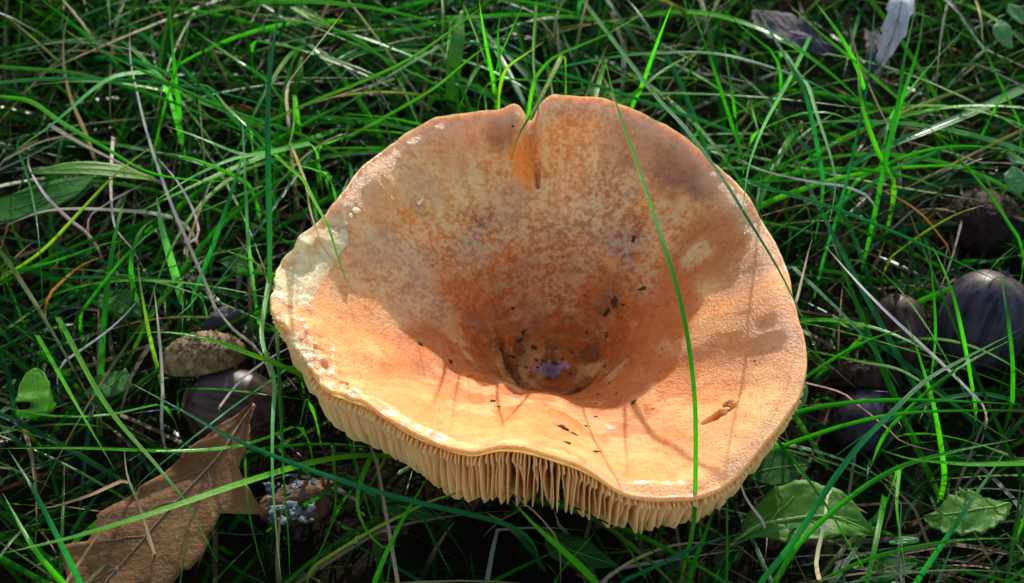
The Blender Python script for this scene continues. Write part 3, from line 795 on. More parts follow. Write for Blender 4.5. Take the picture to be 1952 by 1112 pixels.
# each: hue, width in photo pixels, heights (start, middle, end) in cm, photo-pixel course; optional label
BL = [
 ('g',10,(4.5,7.0,2.5),[(1148,90),(1172,190),(1210,300),(1250,420),(1285,530),(1310,640),(1324,760),(1326,880),(1322,1000),(1311,1050)],'long thin green blade bowed right across the middle of the cap'),
 ('t',14,(2.5,6.3,3.5),[(1110,0),(1200,120),(1255,190),(1310,250),(1380,345),(1420,410),(1470,490),(1505,555),(1540,630),(1572,710)],'stiff bluish-green blade lying along the rim above the watery brown part of the cap'),
 ('p',11,(2.0,6.0,6.3),[(1545,70),(1506,150),(1457,239),(1429,312),(1421,360),(1413,413),(1403,461)],'pale thin blade with its tip hanging inside the rim'),
 ('b',15,(3.0,6.4,6.2),[(480,250),(536,308),(577,344),(597,381),(625,433),(646,498),(666,547),(690,580)],'curved green blade with withered tip reaching over the torn white rim into the cap'),
 ('s',12,(3.5,6.3,6.1),[(553,275),(573,324),(582,350),(591,401),(601,433),(617,474),(658,522)],'thin straw-yellow blade bent over the torn white rim'),
 ('d',15,(6.2,6.6,6.2),[(1070,106),(1046,155),(1020,205),(1006,228),(987,262),(971,318)],'cut blade with a brown edge standing in the cleft of the cap'),
 ('g',10,(2.6,6.3,6.1),[(1022,5),(1016,113),(1026,197),(1020,242),(1008,304)],'slender green blade drooping through the cleft of the cap'),
 ('b',13,(8.0,6.2,3.0),[(935,0),(900,28),(864,56),(782,113),(692,156),(602,192),(515,230)]),
 ('p',16,(3,5.4,5.0),[(590,275),(520,290),(440,305),(360,342),(297,383)],'thick pale frosted blade arching out from beside the cap'),
 ('t',14,(7.6,6.6,4.6),[(536,0),(519,101),(511,201),(511,302),(514,453),(514,540)]),
 ('p',13,(3,4.6,4.0),[(514,520),(498,640),(521,720),(519,808),(519,908),(526,1007),(536,1110)]),
 ('g',12,(3,4.2,3.5),[(522,560),(530,700),(541,919),(549,1017),(553,1110)]),
 ('g',10,(2,3.8,2.5),[(560,220),(503,151),(433,103),(365,54)],),
 ('g',10,(2,4.4,4.2),[(640,290),(559,252),(453,217),(352,174),(252,126),(166,83),(111,50)]),
 ('t',10,(3,4.2,3),[(0,158),(101,151),(252,154),(403,174),(503,201),(600,240)]),
 ('p',24,(4.0,4.6,4.0),[(290,142),(262,141),(201,156),(101,237),(35,282)],'wide pale translucent blade folded over into an arch'),
 ('g',10,(3,3.9,3),[(0,128),(150,142),(300,185),(450,245),(560,285)]),
 ('b',11,(2,4.0,3.6),[(0,185),(60,195),(120,235),(200,282),(282,328),(380,345),(470,345)]),
 ('y',10,(1,3.9,4),[(0,535),(76,483),(126,433),(201,352),(252,307),(302,272)]),
 ('t',9,(1,3.6,3),[(40,262),(35,282),(55,342),(70,418),(78,503),(81,580)]),
 ('p',15,(2.5,4.9,5),[(620,330),(514,302),(453,292),(378,262),(315,240)]),
 ('b',13,(2.5,3.8,3.8),[(470,350),(428,327),(363,302),(312,292)]),
 ('g',11,(3,4.3,2.5),[(350,161),(398,166),(433,206),(483,252),(524,287),(610,330)]),
 ('g',14,(2,4.6,5.6),[(345,260),(342,216),(332,126),(322,0)]),
 ('g',10,(1.5,4.2,5),[(292,300),(322,176),(347,101),(370,10)]),
 ('t',13,(1.5,3.6,3.6),[(370,560),(403,478),(433,393),(458,312),(470,260)]),
 ('p',9,(1.5,3.4,3.6),[(486,570),(473,453),(468,352),(461,211)]),
 ('b',9,(3.5,4.6,4.6),[(561,182),(561,231),(549,282),(528,305),(503,318)]),
 ('g',11,(1.5,4.3,4.5),[(890,205),(833,164),(769,131),(705,97),(628,64),(577,42)]),
 ('g',9,(3,4.4,2.5),[(490,38),(577,42),(641,59),(705,92),(760,140)]),
 ('g',10,(3,4.3,3),[(490,78),(577,96),(654,120),(730,151),(828,210)]),
 ('w',9,(2,5.0,8.0),[(549,230),(549,164),(602,92),(664,12)]),
 ('t',11,(4,4.0,2),[(684,26),(756,46),(859,74),(935,92),(1063,138),(1170,175),(1288,214),(1401,254)]),
 ('b',12,(1.5,5.0,7.8),[(666,262),(769,205),(833,166),(910,102),(984,55)]),
 ('b',11,(1,5.0,8.2),[(946,200),(940,154),(925,77),(913,0)]),
 ('b',11,(1,5.0,8.4),[(944,200),(948,130),(975,60),(1000,5)]),
 ('g',10,(1,5.2,8.8),[(950,205),(955,150),(950,60),(962,0)]),
 ('b',12,(2,3.7,3.8),[(610,280),(664,259),(700,242),(743,223)]),
 ('b',11,(4.5,5.6,5.8),[(1015,170),(1020,150),(1040,125),(1068,104),(1164,62),(1243,14)]),
 ('t',12,(2.5,4.8,2.5),[(1063,130),(1147,113),(1232,103),(1330,101),(1401,110),(1500,139),(1560,165),(1616,202),(1666,265),(1702,346)]),
 ('b',11,(1.5,5.2,8.4),[(1206,202),(1226,158),(1249,93),(1282,5)]),
 ('g',11,(4.6,4.0,1.5),[(1312,5),(1339,70),(1367,152),(1395,240),(1415,300)]),
 ('g',9,(4.8,4.4,4.0),[(1370,8),(1418,56),(1466,94)]),
 ('g',9,(3.6,3.8,1.5),[(1380,80),(1384,107),(1398,197),(1410,270)]),
 ('t',12,(4.6,4.9,3),[(1430,5),(1450,31),(1504,121),(1535,180),(1556,270),(1567,333)]),
 ('p',12,(2.5,3.8,3.8),[(1495,100),(1520,139),(1540,165),(1556,216),(1580,288),(1592,342),(1588,391),(1578,430)],'pale blade curving like a hook towards the rim from the grey leaf'),
 ('g',9,(2,4.0,3.5),[(1333,248),(1430,205),(1500,170),(1570,110)]),
 ('y',14,(3.5,5.4,6.0),[(952,195),(955,165),(967,130),(1000,105),(1037,80)],'thick olive blade bending just behind the cleft in the cap'),
 ('b',8,(4.6,4.8,4.8),[(950,152),(1030,154),(1119,159)]),
 ('b',12,(5.6,4.8,2.5),[(1500,5),(1567,67),(1630,119),(1738,211)]),
 ('g',9,(4.2,3.6,2.4),[(1738,211),(1810,283),(1877,360),(1940,452)]),
 ('b',13,(5.6,5.2,3.5),[(1555,5),(1594,58),(1630,121),(1648,170)]),
 ('b',15,(4.8,4.6,2.5),[(1634,97),(1638,150),(1643,202),(1670,283),(1702,345)]),
 ('g',12,(5.0,4.2,2),[(1748,5),(1724,112),(1711,202),(1684,324),(1665,420)]),
 ('g',11,(5.0,4.2,2),[(1762,5),(1751,90),(1720,189),(1690,300)]),
 ('t',9,(4.6,4.0,1.5),[(1668,5),(1657,135),(1630,279),(1598,405),(1571,490)]),
 ('t',30,(2.2,3.0,2.5),[(1960,168),(1855,216),(1765,252),(1675,288),(1607,324),(1500,348)],'broad flat bluish-green blade lying under the thin ones beside the curled grey leaf'),
 ('t',11,(3.4,4.0,3.5),[(1420,342),(1450,355),(1585,396),(1720,450),(1823,499),(1945,556)]),
 ('w',8,(2.8,3.2,2.6),[(1405,300),(1450,324),(1540,346),(1610,356),(1650,372)]),
 ('b',11,(2.5,3.9,3.2),[(1445,250),(1517,220),(1562,214),(1598,220),(1640,244)]),
 ('g',10,(2,3.4,3.4),[(1440,352),(1500,310),(1562,283),(1634,259)]),
 ('g',10,(3.4,3.6,2),[(1945,289),(1855,279),(1787,283),(1720,301),(1640,340)]),
 ('o',9,(1.2,2.8,3.0),[(1806,470),(1756,409),(1702,373),(1652,351)],'withered orange blade curving down beside the dark scaly cup'),
 ('y',9,(1.2,3.0,3.2),[(1700,490),(1747,454),(1823,409),(1884,389)]),
 ('g',8,(4.0,3.6,2.5),[(1870,50),(1873,80),(1891,126),(1940,228)]),
 ('g',9,(3.8,3.4,1.5),[(1945,118),(1900,202),(1864,270)]),
 ('p',6,(4.0,3.6,2.0),[(1840,54),(1765,135),(1702,216),(1690,255)]),
 ('t',14,(3.8,4.8,3.0),[(1945,628),(1848,679),(1768,724),(1700,787),(1638,850),(1575,935),(1518,1026),(1455,1105)],'long straight blue-green blade running from the big acorn past the toothed leaf'),
 ('g',9,(3.2,4.0,3.0),[(1945,640),(1848,690),(1770,745),(1700,812)]),
 ('g',12,(3.6,4.2,3.0),[(1945,771),(1791,764),(1677,764),(1564,776),(1480,798)]),
 ('g',10,(3.4,3.9,2.0),[(1945,782),(1734,787),(1621,808),(1545,832),(1440,868)]),
 ('b',16,(5.2,5.8,6.0),[(1960,884),(1870,886),(1820,884),(1734,875),(1675,856)],'thick soft bright green blade poking in over the toothed leaves'),
 ('b',13,(1.5,3.6,4.6),[(1800,900),(1794,855),(1780,776),(1757,696),(1729,610)]),
 ('b',12,(4.6,4.2,1.5),[(1777,470),(1783,480),(1814,554),(1837,651),(1859,780)]),
 ('g',9,(4.4,3.8,1.5),[(1770,470),(1774,500),(1783,622),(1774,720)]),
 ('g',14,(2.0,4.2,4.6),[(1520,732),(1560,705),(1609,673),(1666,645),(1731,626)]),
 ('g',13,(3.6,4.6,2.2),[(1945,836),(1820,861),(1706,895),(1609,958),(1524,1037),(1480,1105)]),
 ('b',11,(3.8,4.2,4.0),[(1714,893),(1709,963),(1717,1030),(1727,1090)]),
 ('g',11,(3.2,3.8,2.0),[(1950,1026),(1820,1031),(1677,1060),(1570,1105)]),
 ('g',10,(3.0,3.8,3.0),[(1474,828),(1564,946),(1615,1031),(1660,1105)]),
 ('w',9,(3.4,4.0,2.0),[(1572,468),(1643,548),(1711,616),(1791,690),(1871,770)]),
 ('w',8,(2.6,3.6,4.0),[(1512,590),(1522,560),(1541,480),(1549,455)]),
 ('s',8,(2.0,2.8,2.2),[(1525,728),(1600,748),(1632,770),(1689,815),(1723,844),(1800,864)]),
 ('w',10,(2.0,3.2,2.4),[(1562,1105),(1556,1070),(1572,992),(1577,948),(1590,934),(1608,954)],'bleached dry blade curled into a hook over the toothed leaf'),
 ('g',11,(2.0,3.6,2.5),[(1545,670),(1638,690),(1717,707),(1791,753),(1893,821),(1945,850)]),
 ('t',13,(3.4,3.8,2.4),[(1915,865),(1905,878),(1820,1003),(1750,1105)]),
 ('g',12,(4.4,4.0,2.0),[(1935,470),(1900,500),(1860,560)]),
 ('g',11,(3.6,3.4,1.5),[(1905,510),(1920,600),(1930,690),(1930,760)]),
 ('b',16,(3.0,5.0,5.4),[(640,752),(560,709),(472,674),(397,647),(323,634),(248,635)],'bright blade with a pale tip arching over the scaly acorn cup'),
 ('b',12,(4.0,4.4,3.0),[(-5,855),(149,855),(298,860),(397,858),(477,846),(560,815)]),
 ('b',21,(6.0,5.4,2.5),[(-8,1058),(149,1022),(298,977),(447,927),(569,890),(654,873),(750,868)],'widest bright green blade, crossing low over the oak leaf to the gills'),
 ('b',12,(1.5,3.8,4.0),[(70,640),(149,778),(218,895)],),
 ('g',13,(2,4.4,4.6),[(110,605),(199,768),(298,888),(357,962),(415,1072)]),
 ('t',12,(4.2,4.6,2.0),[(228,719),(347,783),(447,838),(569,888),(682,927),(794,958),(949,995),(1000,1020)],'long blue-green blade slanting from the acorn under the gills'),
 ('t',11,(2.0,4.0,4.0),[(560,696),(541,709),(422,793),(298,893),(225,962)]),
 ('s',9,(3.6,3.2,2.0),[(225,962),(180,1030),(130,1105)]),
 ('t',14,(4.0,4.2,3.0),[(14,855),(60,927),(109,1022),(150,1105)]),
 ('b',15,(3.6,4.0,3.2),[(5,940),(65,1047),(118,1110)]),
 ('g',10,(2.6,3.4,2.5),[(5,776),(99,793),(200,792),(300,772)]),
 ('b',12,(2.4,4.2,3.6),[(712,862),(707,871),(685,927),(682,969),(699,1012),(730,1044),(758,1040)],'bright blade looped into a hook in front of the gills'),
 ('b',12,(3.6,3.4,2.5),[(815,910),(775,978),(741,1045),(716,1105)]),
 ('g',10,(2.2,3.2,2.5),[(464,850),(468,876),(473,961),(490,1045),(508,1105)]),
 ('y',8,(3.4,3.4,2.0),[(938,921),(823,955),(775,978),(699,1017),(605,1075)],'thin olive straw crossing the lower edge of the gills'),
 ('s',9,(2.8,3.2,2.5),[(680,790),(693,820),(718,885),(732,961),(747,1045),(758,1110)]),
 ('t',11,(1.5,2.6,2.5),[(795,965),(828,1034),(866,1105)]),
 ('g',9,(1.5,2.8,2.0),[(634,850),(639,961),(620,1030),(580,1105)]),
 ('b',18,(2.4,3.8,4.4),[(1130,1105),(1084,1060),(1023,1005),(974,953)],'broad bright blade with its tip touching the gills'),
 ('g',9,(1.5,2.8,3.4),[(1060,1105),(1069,1091),(1100,1054),(1133,1017)]),
 ('t',11,(2.0,3.0,2.6),[(1195,1105),(1269,1072),(1330,1041),(1404,1020),(1440,1010)]),
 ('s',9,(1.6,2.4,2.0),[(1160,1100),(1207,1069),(1269,1044),(1324,1035),(1390,1040)]),
 ('g',12,(3.0,2.8,1.5),[(1376,926),(1346,1014),(1324,1072),(1315,1105)]),
 ('g',9,(2.4,2.4,1.5),[(1183,1021),(1223,1088),(1235,1110)]),
 ('g',6,(3.0,3.0,2.0),[(1388,905),(1386,940),(1386,1072)]),
 ('w',8,(3.6,3.2,2.4),[(1404,890),(1410,915),(1423,952),(1452,992)]),
 ('s',5,(3.4,4.0,3.0),[(940,885),(977,940),(1023,980),(1056,1018)],'hair-thin dry stalk lying against the gills'),
 ('w',9,(1.6,2.6,2.0),[(95,238),(151,272),(211,302),(272,332),(320,350)]),
 ('s',9,(1.6,2.4,2.4),[(8,306),(76,272),(136,257),(170,248)]),
 ('w',9,(1.4,2.4,1.4),[(215,262),(211,352),(219,433),(247,468),(285,532)]),
 ('w',8,(3.2,3.2,2.0),[(247,50),(249,116),(260,170),(277,242),(302,322),(332,403),(358,463),(400,560)]),
 ('w',7,(2.8,2.8,1.6),[(297,297),(342,352),(373,413),(378,450),(362,462)]),
 ('w',9,(1.6,2.0,1.4),[(52,300),(60,330),(91,378),(131,418),(160,440)]),
 ('w',9,(2.0,2.2,1.8),[(8,432),(76,405),(151,398),(277,405),(330,415)]),
 ('s',10,(3.6,3.0,2.0),[(131,23),(121,76),(123,136),(136,191),(156,237)]),
 ('p',21,(2.8,2.6,1.4),[(299,375),(307,428),(322,483),(340,545)],'wide faded flat blade, pale straw-green, standing in the thatch'),
 ('s',8,(1.6,2.6,2.6),[(360,458),(388,383),(408,330)]),
 ('w',8,(1.4,2.2,2.2),[(176,408),(222,378),(290,342)]),
 ('w',8,(2.6,2.4,1.2),[(293,545),(303,634),(310,734),(308,795)]),
 ('w',8,(2.8,2.4,1.8),[(388,550),(437,620),(480,656)]),
 ('w',7,(2.8,2.4,1.4),[(280,555),(213,625),(124,689)]),
 ('s',7,(3.0,3.2,2.8),[(236,850),(243,908),(263,957),(277,1000)]),
 ('s',9,(1.6,2.2,2.0),[(230,918),(164,947),(99,967),(62,970)]),
 ('w',7,(1.8,2.8,3.2),[(420,775),(460,725),(520,680),(600,640)]),
 ('y',10,(1.2,2.6,3.0),[(300,700),(285,640),(270,560),(262,500)]),
 ('g',13,(1.6,3.0,2.6),[(255,560),(250,500),(268,440),(300,415)]),
 ('g',11,(1.6,3.2,3.0),[(160,590),(230,500),(280,450),(320,425)]),
 ('o',8,(1.4,2.0,2.2),[(100,555),(150,510),(205,485)]),
 ('g',10,(1.6,3.0,3.0),[(15,520),(100,500),(200,465),(235,460)]),
 ('g',10,(2.8,3.4,3.4),[(500,355),(440,380),(380,405),(341,416)]),
 ('b',12,(2.0,3.0,3.2),[(520,520),(470,493),(415,473)]),
 ('p',12,(2.4,3.2,3.2),[(380,560),(360,585),(336,604)]),
 ('b',11,(1.6,2.6,2.6),[(600,790),(585,760),(572,810)]),
 ('g',9,(1.6,3.2,2.6),[(345,742),(420,743),(500,752),(600,765)]),
 ('t',11,(2.2,3.0,2.4),[(1440,545),(1500,510),(1530,528),(1640,635),(1720,745)]),
]
def zcourse(h, n):
    s = np.linspace(0, 1, n)
    a, m, b_ = h
    return a * (1 - s) * (1 - 2 * s) + 4 * m * s * (1 - s) + b_ * s * (2 * s - 1)
SIL = [(p[0], p[1]) for p in RIM[:22]] + [(1340, 947), (1290, 968), (1220, 992), (1150, 1003), (1060, 1003), (1000, 988), (950, 978), (860, 948), (800, 908), (740, 858), (690, 812), (640, 762)] + [(p[0], p[1]) for p in RIM[39:]]
placed = 0
for e in BL:
    hk, wpx, hz, pts = e[:4]
    lab = e[4] if len(e) > 4 else None
    pts = np.array(pts, float)
    seg = np.concatenate([[0], np.cumsum(np.hypot(*np.diff(pts, axis=0).T))]); seg /= seg[-1]
    zz = np.interp(seg, np.linspace(0, 1, 40), zcourse(hz, 40))
    P = np.array([unproj(x, y, z) for (x, y), z in zip(pts, zz)])
    L = np.linalg.norm(np.diff(P, axis=0), axis=1).sum()
    n = int(np.clip(L / 0.28, 10, 44))
    C = catmull(P, n)
    # the lower end runs on down into the sward
    if True:
        lo_start = hz[0] <= hz[2]
        if not lo_start:
            C = C[::-1]
        d0 = C[0] - C[1]; d0 /= np.linalg.norm(d0) + 1e-9
        z0 = C[0][2]
        onscr = 0 < proj(C[0])[0] < 1952 and 0 < proj(C[0])[1] < 1112
        k = max(3, int(z0 / 0.35) + 2)
        ext_ = []
        p = C[0].copy(); dd_ = d0.copy()
        for q in range(k):
            dd_ = dd_ * 0.62 + np.array([0, 0.18, -0.55]); dd_ /= np.linalg.norm(dd_)
            p = p + dd_ * 0.42
            ext_.append(p.copy())
            if p[2] < -0.2: break
        if hz[0] < 5.5 or lo_start:
            C = np.vstack([np.array(ext_)[::-1], C])
    rl = random.uniform(-0.45, 0.45)
    V, F, u, s = ribbon(C, wpx / PXCM * 0.90, random.uniform(.2, .4), rl, 5, False, 0.7)
    dry = hk in 'swo'
    mid = pts[len(pts) // 2]
    o_ = mesh_obj('dry_grass_blade' if dry else 'grass_blade', V, F, M_DRY if dry else M_GRASS, attrs={'col': ('FLOAT_COLOR', hue(hk, s, 0)), 'u': ('FLOAT', u)})
    wh = where_words(*mid)
    if lab: tag(o_, lab, 'grass blade')
    else: d_ = f'{shape_words(C)} {KIND_WORDS[hk]} {"narrow" if wpx < 10.5 else "stout"}'; tag(o_, f'{d_} blade {wh}', 'grass blade', f'{d_} blades {wh}')
    placed += 1

# the sward: thousands of blades
CLEAR = [([(300, 630), (470, 630), (475, 700), (560, 740), (560, 830), (520, 850), (350, 850), (300, 720)], 0.88),
         ([(480, 770), (470, 870), (400, 960), (360, 1112), (110, 1112), (130, 1040), (260, 930), (200, 890), (330, 865), (430, 790)], 0.90),
         ([(1590, 500), (1952, 490), (1952, 860), (1560, 860), (1560, 700)], 0.60),
         ([(1440, 930), (1540, 915), (1670, 1010), (1640, 1060), (1480, 1060), (1420, 1030)], 0.85),
         ([(1750, 920), (1930, 920), (1930, 1030), (1750, 1030)], 0.75),
         ([(480, 890), (650, 890), (650, 1020), (480, 1020)], 0.75),
         ([(20, 690), (110, 690), (110, 790), (20, 790)], 0.9),
         ([(1640, 0), (1750, 0), (1740, 100), (1680, 170)], 0.85), ([(1440, 0), (1590, 0), (1590, 150), (1440, 150)], 0.8),
         ([(1780, 370), (1952, 370), (1952, 480), (1780, 480)], 0.8), ([(20, 300), (300, 300), (300, 420), (20, 420)], 0.7),
         ([(0, 560), (260, 560), (260, 700), (0, 700)], 0.35), ([(500, 860), (1400, 940), (1400, 1112), (420, 1112)], 0.72)]
def sward(N, seed, L, Wd, pitch0, pitch1, area, maxz, kink=0.0, keep_low=False, S=13):
    r = np.random.default_rng(seed)
    x0, x1, y0, y1 = area
    X = r.uniform(x0, x1, N); Y = r.uniform(y0, y1, N)
    # tussocks: pull some roots together
    tc = np.stack([r.uniform(x0, x1, 260), r.uniform(y0, y1, 260)], -1)
    pick = r.integers(0, 260, N); cl = r.random(N) < 0.55
    X = np.where(cl, tc[pick, 0] + r.normal(0, 0.8, N), X); Y = np.where(cl, tc[pick, 1] + r.normal(0, 0.8, N), Y)
    Z = ground_z(X, Y)
    az = r.uniform(0, 2 * math.pi, N)
    ln = r.uniform(L[0], L[1], N); wd = r.uniform(Wd[0], Wd[1], N)
    p0 = np.radians(r.uniform(*pitch0, N)); p1 = np.radians(r.uniform(*pitch1, N)); q = r.uniform(0.6, 1.6, N)
    s = np.linspace(0, 1, S)
    kap = r.normal(0, 0.3, N)
    ph = p0[:, None] + (p1 - p0)[:, None] * s[None] ** q[:, None]
    aa_ = az[:, None] + kap[:, None] * s[None]
    if kink:
        kp = r.uniform(0.2, 0.8, N); ka = r.normal(0, kink, N); kb = r.normal(0, kink * 0.35, N)
        aa_ = aa_ + ka[:, None] * (s[None] > kp[:, None]); ph = ph + kb[:, None] * (s[None] > kp[:, None])
    st = ln[:, None] / (S - 1)
    D = np.stack([np.cos(ph) * np.cos(aa_), np.cos(ph) * np.sin(aa_), np.sin(ph)], -1) * st[..., None]
    P = np.concatenate([np.zeros((N, 1, 3)), np.cumsum(D[:, :-1], 1)], 1)
    P[..., 0] += X[:, None]; P[..., 1] += Y[:, None]; P[..., 2] += Z[:, None]
    P[..., 2] = np.maximum(P[..., 2], Z[:, None] + 0.02 + 0.1 * r.random(N)[:, None])
    # keep clear of the mushroom
    px, py, dep = proj(P)
    rr2 = np.hypot(P[..., 0] - cx, P[..., 1] - cy)
    thp = np.arctan2(P[..., 1] - cy, P[..., 0] - cx)
    RR = rimR(thp); tq = np.clip(rr2 / RR, 0, 1.2)
    zlow = smooth_under(np.clip(tq, 0.2, 1), thp)[..., 2] - 1.15 * sm(1.05, 0.8, tq)
    inside = (tq < 1.04) & (P[..., 2] > zlow)
    under = (tq < 1.04) & (P[..., 2] <= zlow)
    sil = inpoly(px, py, SIL)
    hide = sil & ~under & ~((P[..., 1] > cy + 1.0) & (P[..., 2] < ZR - 0.2))
    front_g = under & (P[..., 1] < cy) & sil & (P[..., 2] > zlow - 0.3)
    bad = (inside | hide | front_g).any(1) | (np.hypot(X - cx, Y - cy) < 2.0)
    bad |= P[..., 2].max(1) > maxz
    for poly, pr in CLEAR:
        ip = (inpoly(px, py, poly) & (P[..., 2] > (0.6 if not keep_low else 1.2))).any(1)
        bad |= ip & (r.random(N) < pr)
    ok = ~bad
    return P[ok], wd[ok], r
def sward_mesh(P, wd, r, palette, weights, fold=0.35, tipcol=None):
    N, S, _ = P.shape
    T = np.gradient(P, axis=1); T /= np.linalg.norm(T, axis=2)[..., None] + 1e-9
    upv = np.array([0, 0, 1.0]) + r.normal(0, 0.55, (N, 1, 3)) * np.array([1, 1, 0.3])
    Sd = np.cross(T, upv); Sd /= np.linalg.norm(Sd, axis=2)[..., None] + 1e-9
    Nn = np.cross(Sd, T)
    s = np.linspace(0, 1, S)
    w_ = wd[:, None] * (0.65 + 0.35 * sm(0, .25, s))[None] * np.clip(1 - s ** 3, 0.04, 1)[None]
    u = np.array([-1.0, 0, 1.0])
    V = P[:, :, None] + (w_[..., None, None] / 2) * (u[None, None, :, None] * Sd[:, :, None] * 0.94 + fold * np.abs(u)[None, None, :, None] * Nn[:, :, None])
    k = r.choice(len(palette), N, p=weights)
    pal = np.array([HUES[c] for c in palette])[k]              # N,3,3
    shade_jit = 0.44 * r.uniform(0.45, 1.7, (N, 1, 1)) * r.uniform(0.88, 1.12, (N, 1, 3))  # random tone, scaled dark so the filler reads as shaded gaps
    q0 = sm(0, .35, s)[None, :, None]; q1 = sm(.8, 1, s)[None, :, None]
    col = (pal[:, 0:1] * (1 - q0) + pal[:, 1:2] * q0)
    col = (col * (1 - q1) + pal[:, 2:3] * q1) * shade_jit
    die = (r.random(N) < 0.18)[:, None, None] * sm(0.55, 0.8, s)[None, :, None]
    col = col * (1 - die) + np.array([0.36, 0.26, 0.12]) * die
    col = np.repeat(col[:, :, None], 3, 2)
    idx = np.arange(N * S * 3).reshape(N, S, 3)
    F = np.stack([idx[:, :-1, :-1], idx[:, :-1, 1:], idx[:, 1:, 1:], idx[:, 1:, :-1]], -1).reshape(-1, 4)
    return V.reshape(-1, 3), F, np.clip(col.reshape(-1, 3), 0, 1), np.tile(u, N * S), (S * 3, (S - 1) * 2)
def big_mesh(name, V, F, mat, col, u):
    me = bpy.data.meshes.new(name)
    nv, nf = len(V), len(F)
    me.vertices.add(nv); me.vertices.foreach_set('co', (V * CM).astype(np.float32).ravel())
    me.loops.add(nf * 4); me.loops.foreach_set('vertex_index', F.astype(np.int32).ravel())
    me.polygons.add(nf); me.polygons.foreach_set('loop_start', np.arange(0, nf * 4, 4, dtype=np.int32))
    me.polygons.foreach_set('use_smooth', np.ones(nf, bool))
    me.update(calc_edges=True)
    a = me.attributes.new('col', 'FLOAT_COLOR', 'POINT'); d = np.ones((nv, 4)); d[:, :3] = col; a.data.foreach_set('color', d.ravel())
    a = me.attributes.new('u', 'FLOAT', 'POINT'); a.data.foreach_set('value', u.astype(float))
    me.materials.append(mat)
    o_ = bpy.data.objects.new(name, me); sc.collection.objects.link(o_)
    return o_
AREA = (-24, 24, -20, 26)
green = ['g', 'b', 't', 'y', 'p']; gw = [0.50, 0.22, 0.23, 0.025, 0.025]
P1, W1, r1 = sward(6200, 21, (5.5, 13), (0.075, 0.155), (20, 70), (-35, 12), AREA, 3.1)
# the most prominent of these stand as blades of their own
px, py, dep = proj(P1)
inf = ((px > 0) & (px < 1952) & (py > 0) & (py < 1112)).mean(1)
score = inf * (P1[..., 2].mean(1) + 0.3) * W1
order = np.argsort(-score)
solo, rest = order[:110], order[110:]
for i in solo:
    hk = random.choices(green, gw)[0]
    V, F, u, s = ribbon(catmull(P1[i], 22), W1[i] * 1.1, 0.3, random.uniform(-.6, .6), 5, False, .7)
    o_ = mesh_obj('grass_blade', V, F, M_GRASS, attrs={'col': ('FLOAT_COLOR', hue(hk, s, 0)), 'u': ('FLOAT', u)})
    wh = where_words(float(px[i].mean()), float(py[i].mean()))
    d_ = f'{shape_words(P1[i])} {KIND_WORDS[hk]} {"narrow" if W1[i] < .125 else "stout"}'; tag(o_, f'{d_} blade {wh}', 'grass blade', f'{d_} blades {wh}')
V, F, col, u, _ = sward_mesh(P1[rest], W1[rest], r1, green, gw)
tag(big_mesh('grass', V, F, M_GRASS, col, u), 'dense tangle of green grass blades round the mushroom', 'grass', kind='stuff')
P2, W2, r2 = sward(1400, 33, (2, 7.5), (0.06, 0.15), (-5, 40), (-25, 20), AREA, 2.6, kink=0.7, keep_low=True, S=11)
V, F, col, u, _ = sward_mesh(P2, W2, r2, ['s', 'w', 'o'], [0.58, 0.36, 0.06])
tag(big_mesh('dry_grass', V, F, M_DRY, col, u), 'thatch of dead straw and grey grass low in the lawn', 'dry grass', kind='stuff')
P3, W3, r3 = sward(3600, 44, (1.2, 3.5), (0.08, 0.16), (20, 75), (-30, 30), AREA, 2.0, keep_low=True, S=7)
V, F, col, u, _ = sward_mesh(P3, W3, r3, ['g', 't', 'b'], [0.55, 0.35, 0.10])
tag(big_mesh('short_grass', V, F, M_GRASS, col * 0.9, u), 'short young grass shoots low under the long blades', 'grass', kind='stuff')

# moss and litter on the soil
def scatter(N, seed, size, cols, name, lab, cat, flat):
    r = np.random.default_rng(seed)
    X = r.uniform(-22, 22, N); Y = r.uniform(-18, 24, N)
    keep = fbm(np.stack([X * .3, Y * .3, 0 * X + seed], -1), 3) > 0.45
    X, Y = X[keep], Y[keep]; N = len(X)
    C = np.stack([X, Y, ground_z(X, Y) + r.uniform(0.02, 0.35, N)], -1)
    a = r.normal(size=(N, 3)); a[:, 2] *= flat; a /= np.linalg.norm(a, axis=1)[:, None]
    b_ = np.cross(a, r.normal(size=(N, 3))); b_ /= np.linalg.norm(b_, axis=1)[:, None]
    n_ = np.cross(a, b_)
    sz = r.uniform(size[0], size[1], N)[:, None]; asp = r.uniform(.25, .6, N)[:, None]
    V = np.stack([C - a * sz, C - b_ * sz * asp + n_ * sz * .25, C + a * sz, C + b_ * sz * asp + n_ * sz * .25], 1).reshape(-1, 3)
    F = np.arange(N * 4).reshape(N, 4)
    col = np.array(cols)[r.integers(0, len(cols), N)] * r.uniform(.7, 1.3, (N, 1))
    o_ = big_mesh(name, V, F, M_MOSS, np.clip(np.repeat(col, 4, 0), 0, 1), np.zeros(N * 4))
    tag(o_, lab, cat, kind='stuff')
scatter(26000, 5, (0.03, 0.09), [(0.05, 0.12, 0.012), (0.03, 0.09, 0.012), (0.09, 0.16, 0.02)], 'moss', 'low green moss on the soil between the grass', 'moss', 0.8)
scatter(1500, 6, (0.05, 0.22), [(0.05, 0.025, 0.01), (0.025, 0.014, 0.008), (0.10, 0.06, 0.03), (0.08, 0.03, 0.01)], 'leaf_litter', 'brown crumbs of leaf litter on the soil', 'leaf litter', 0.35)

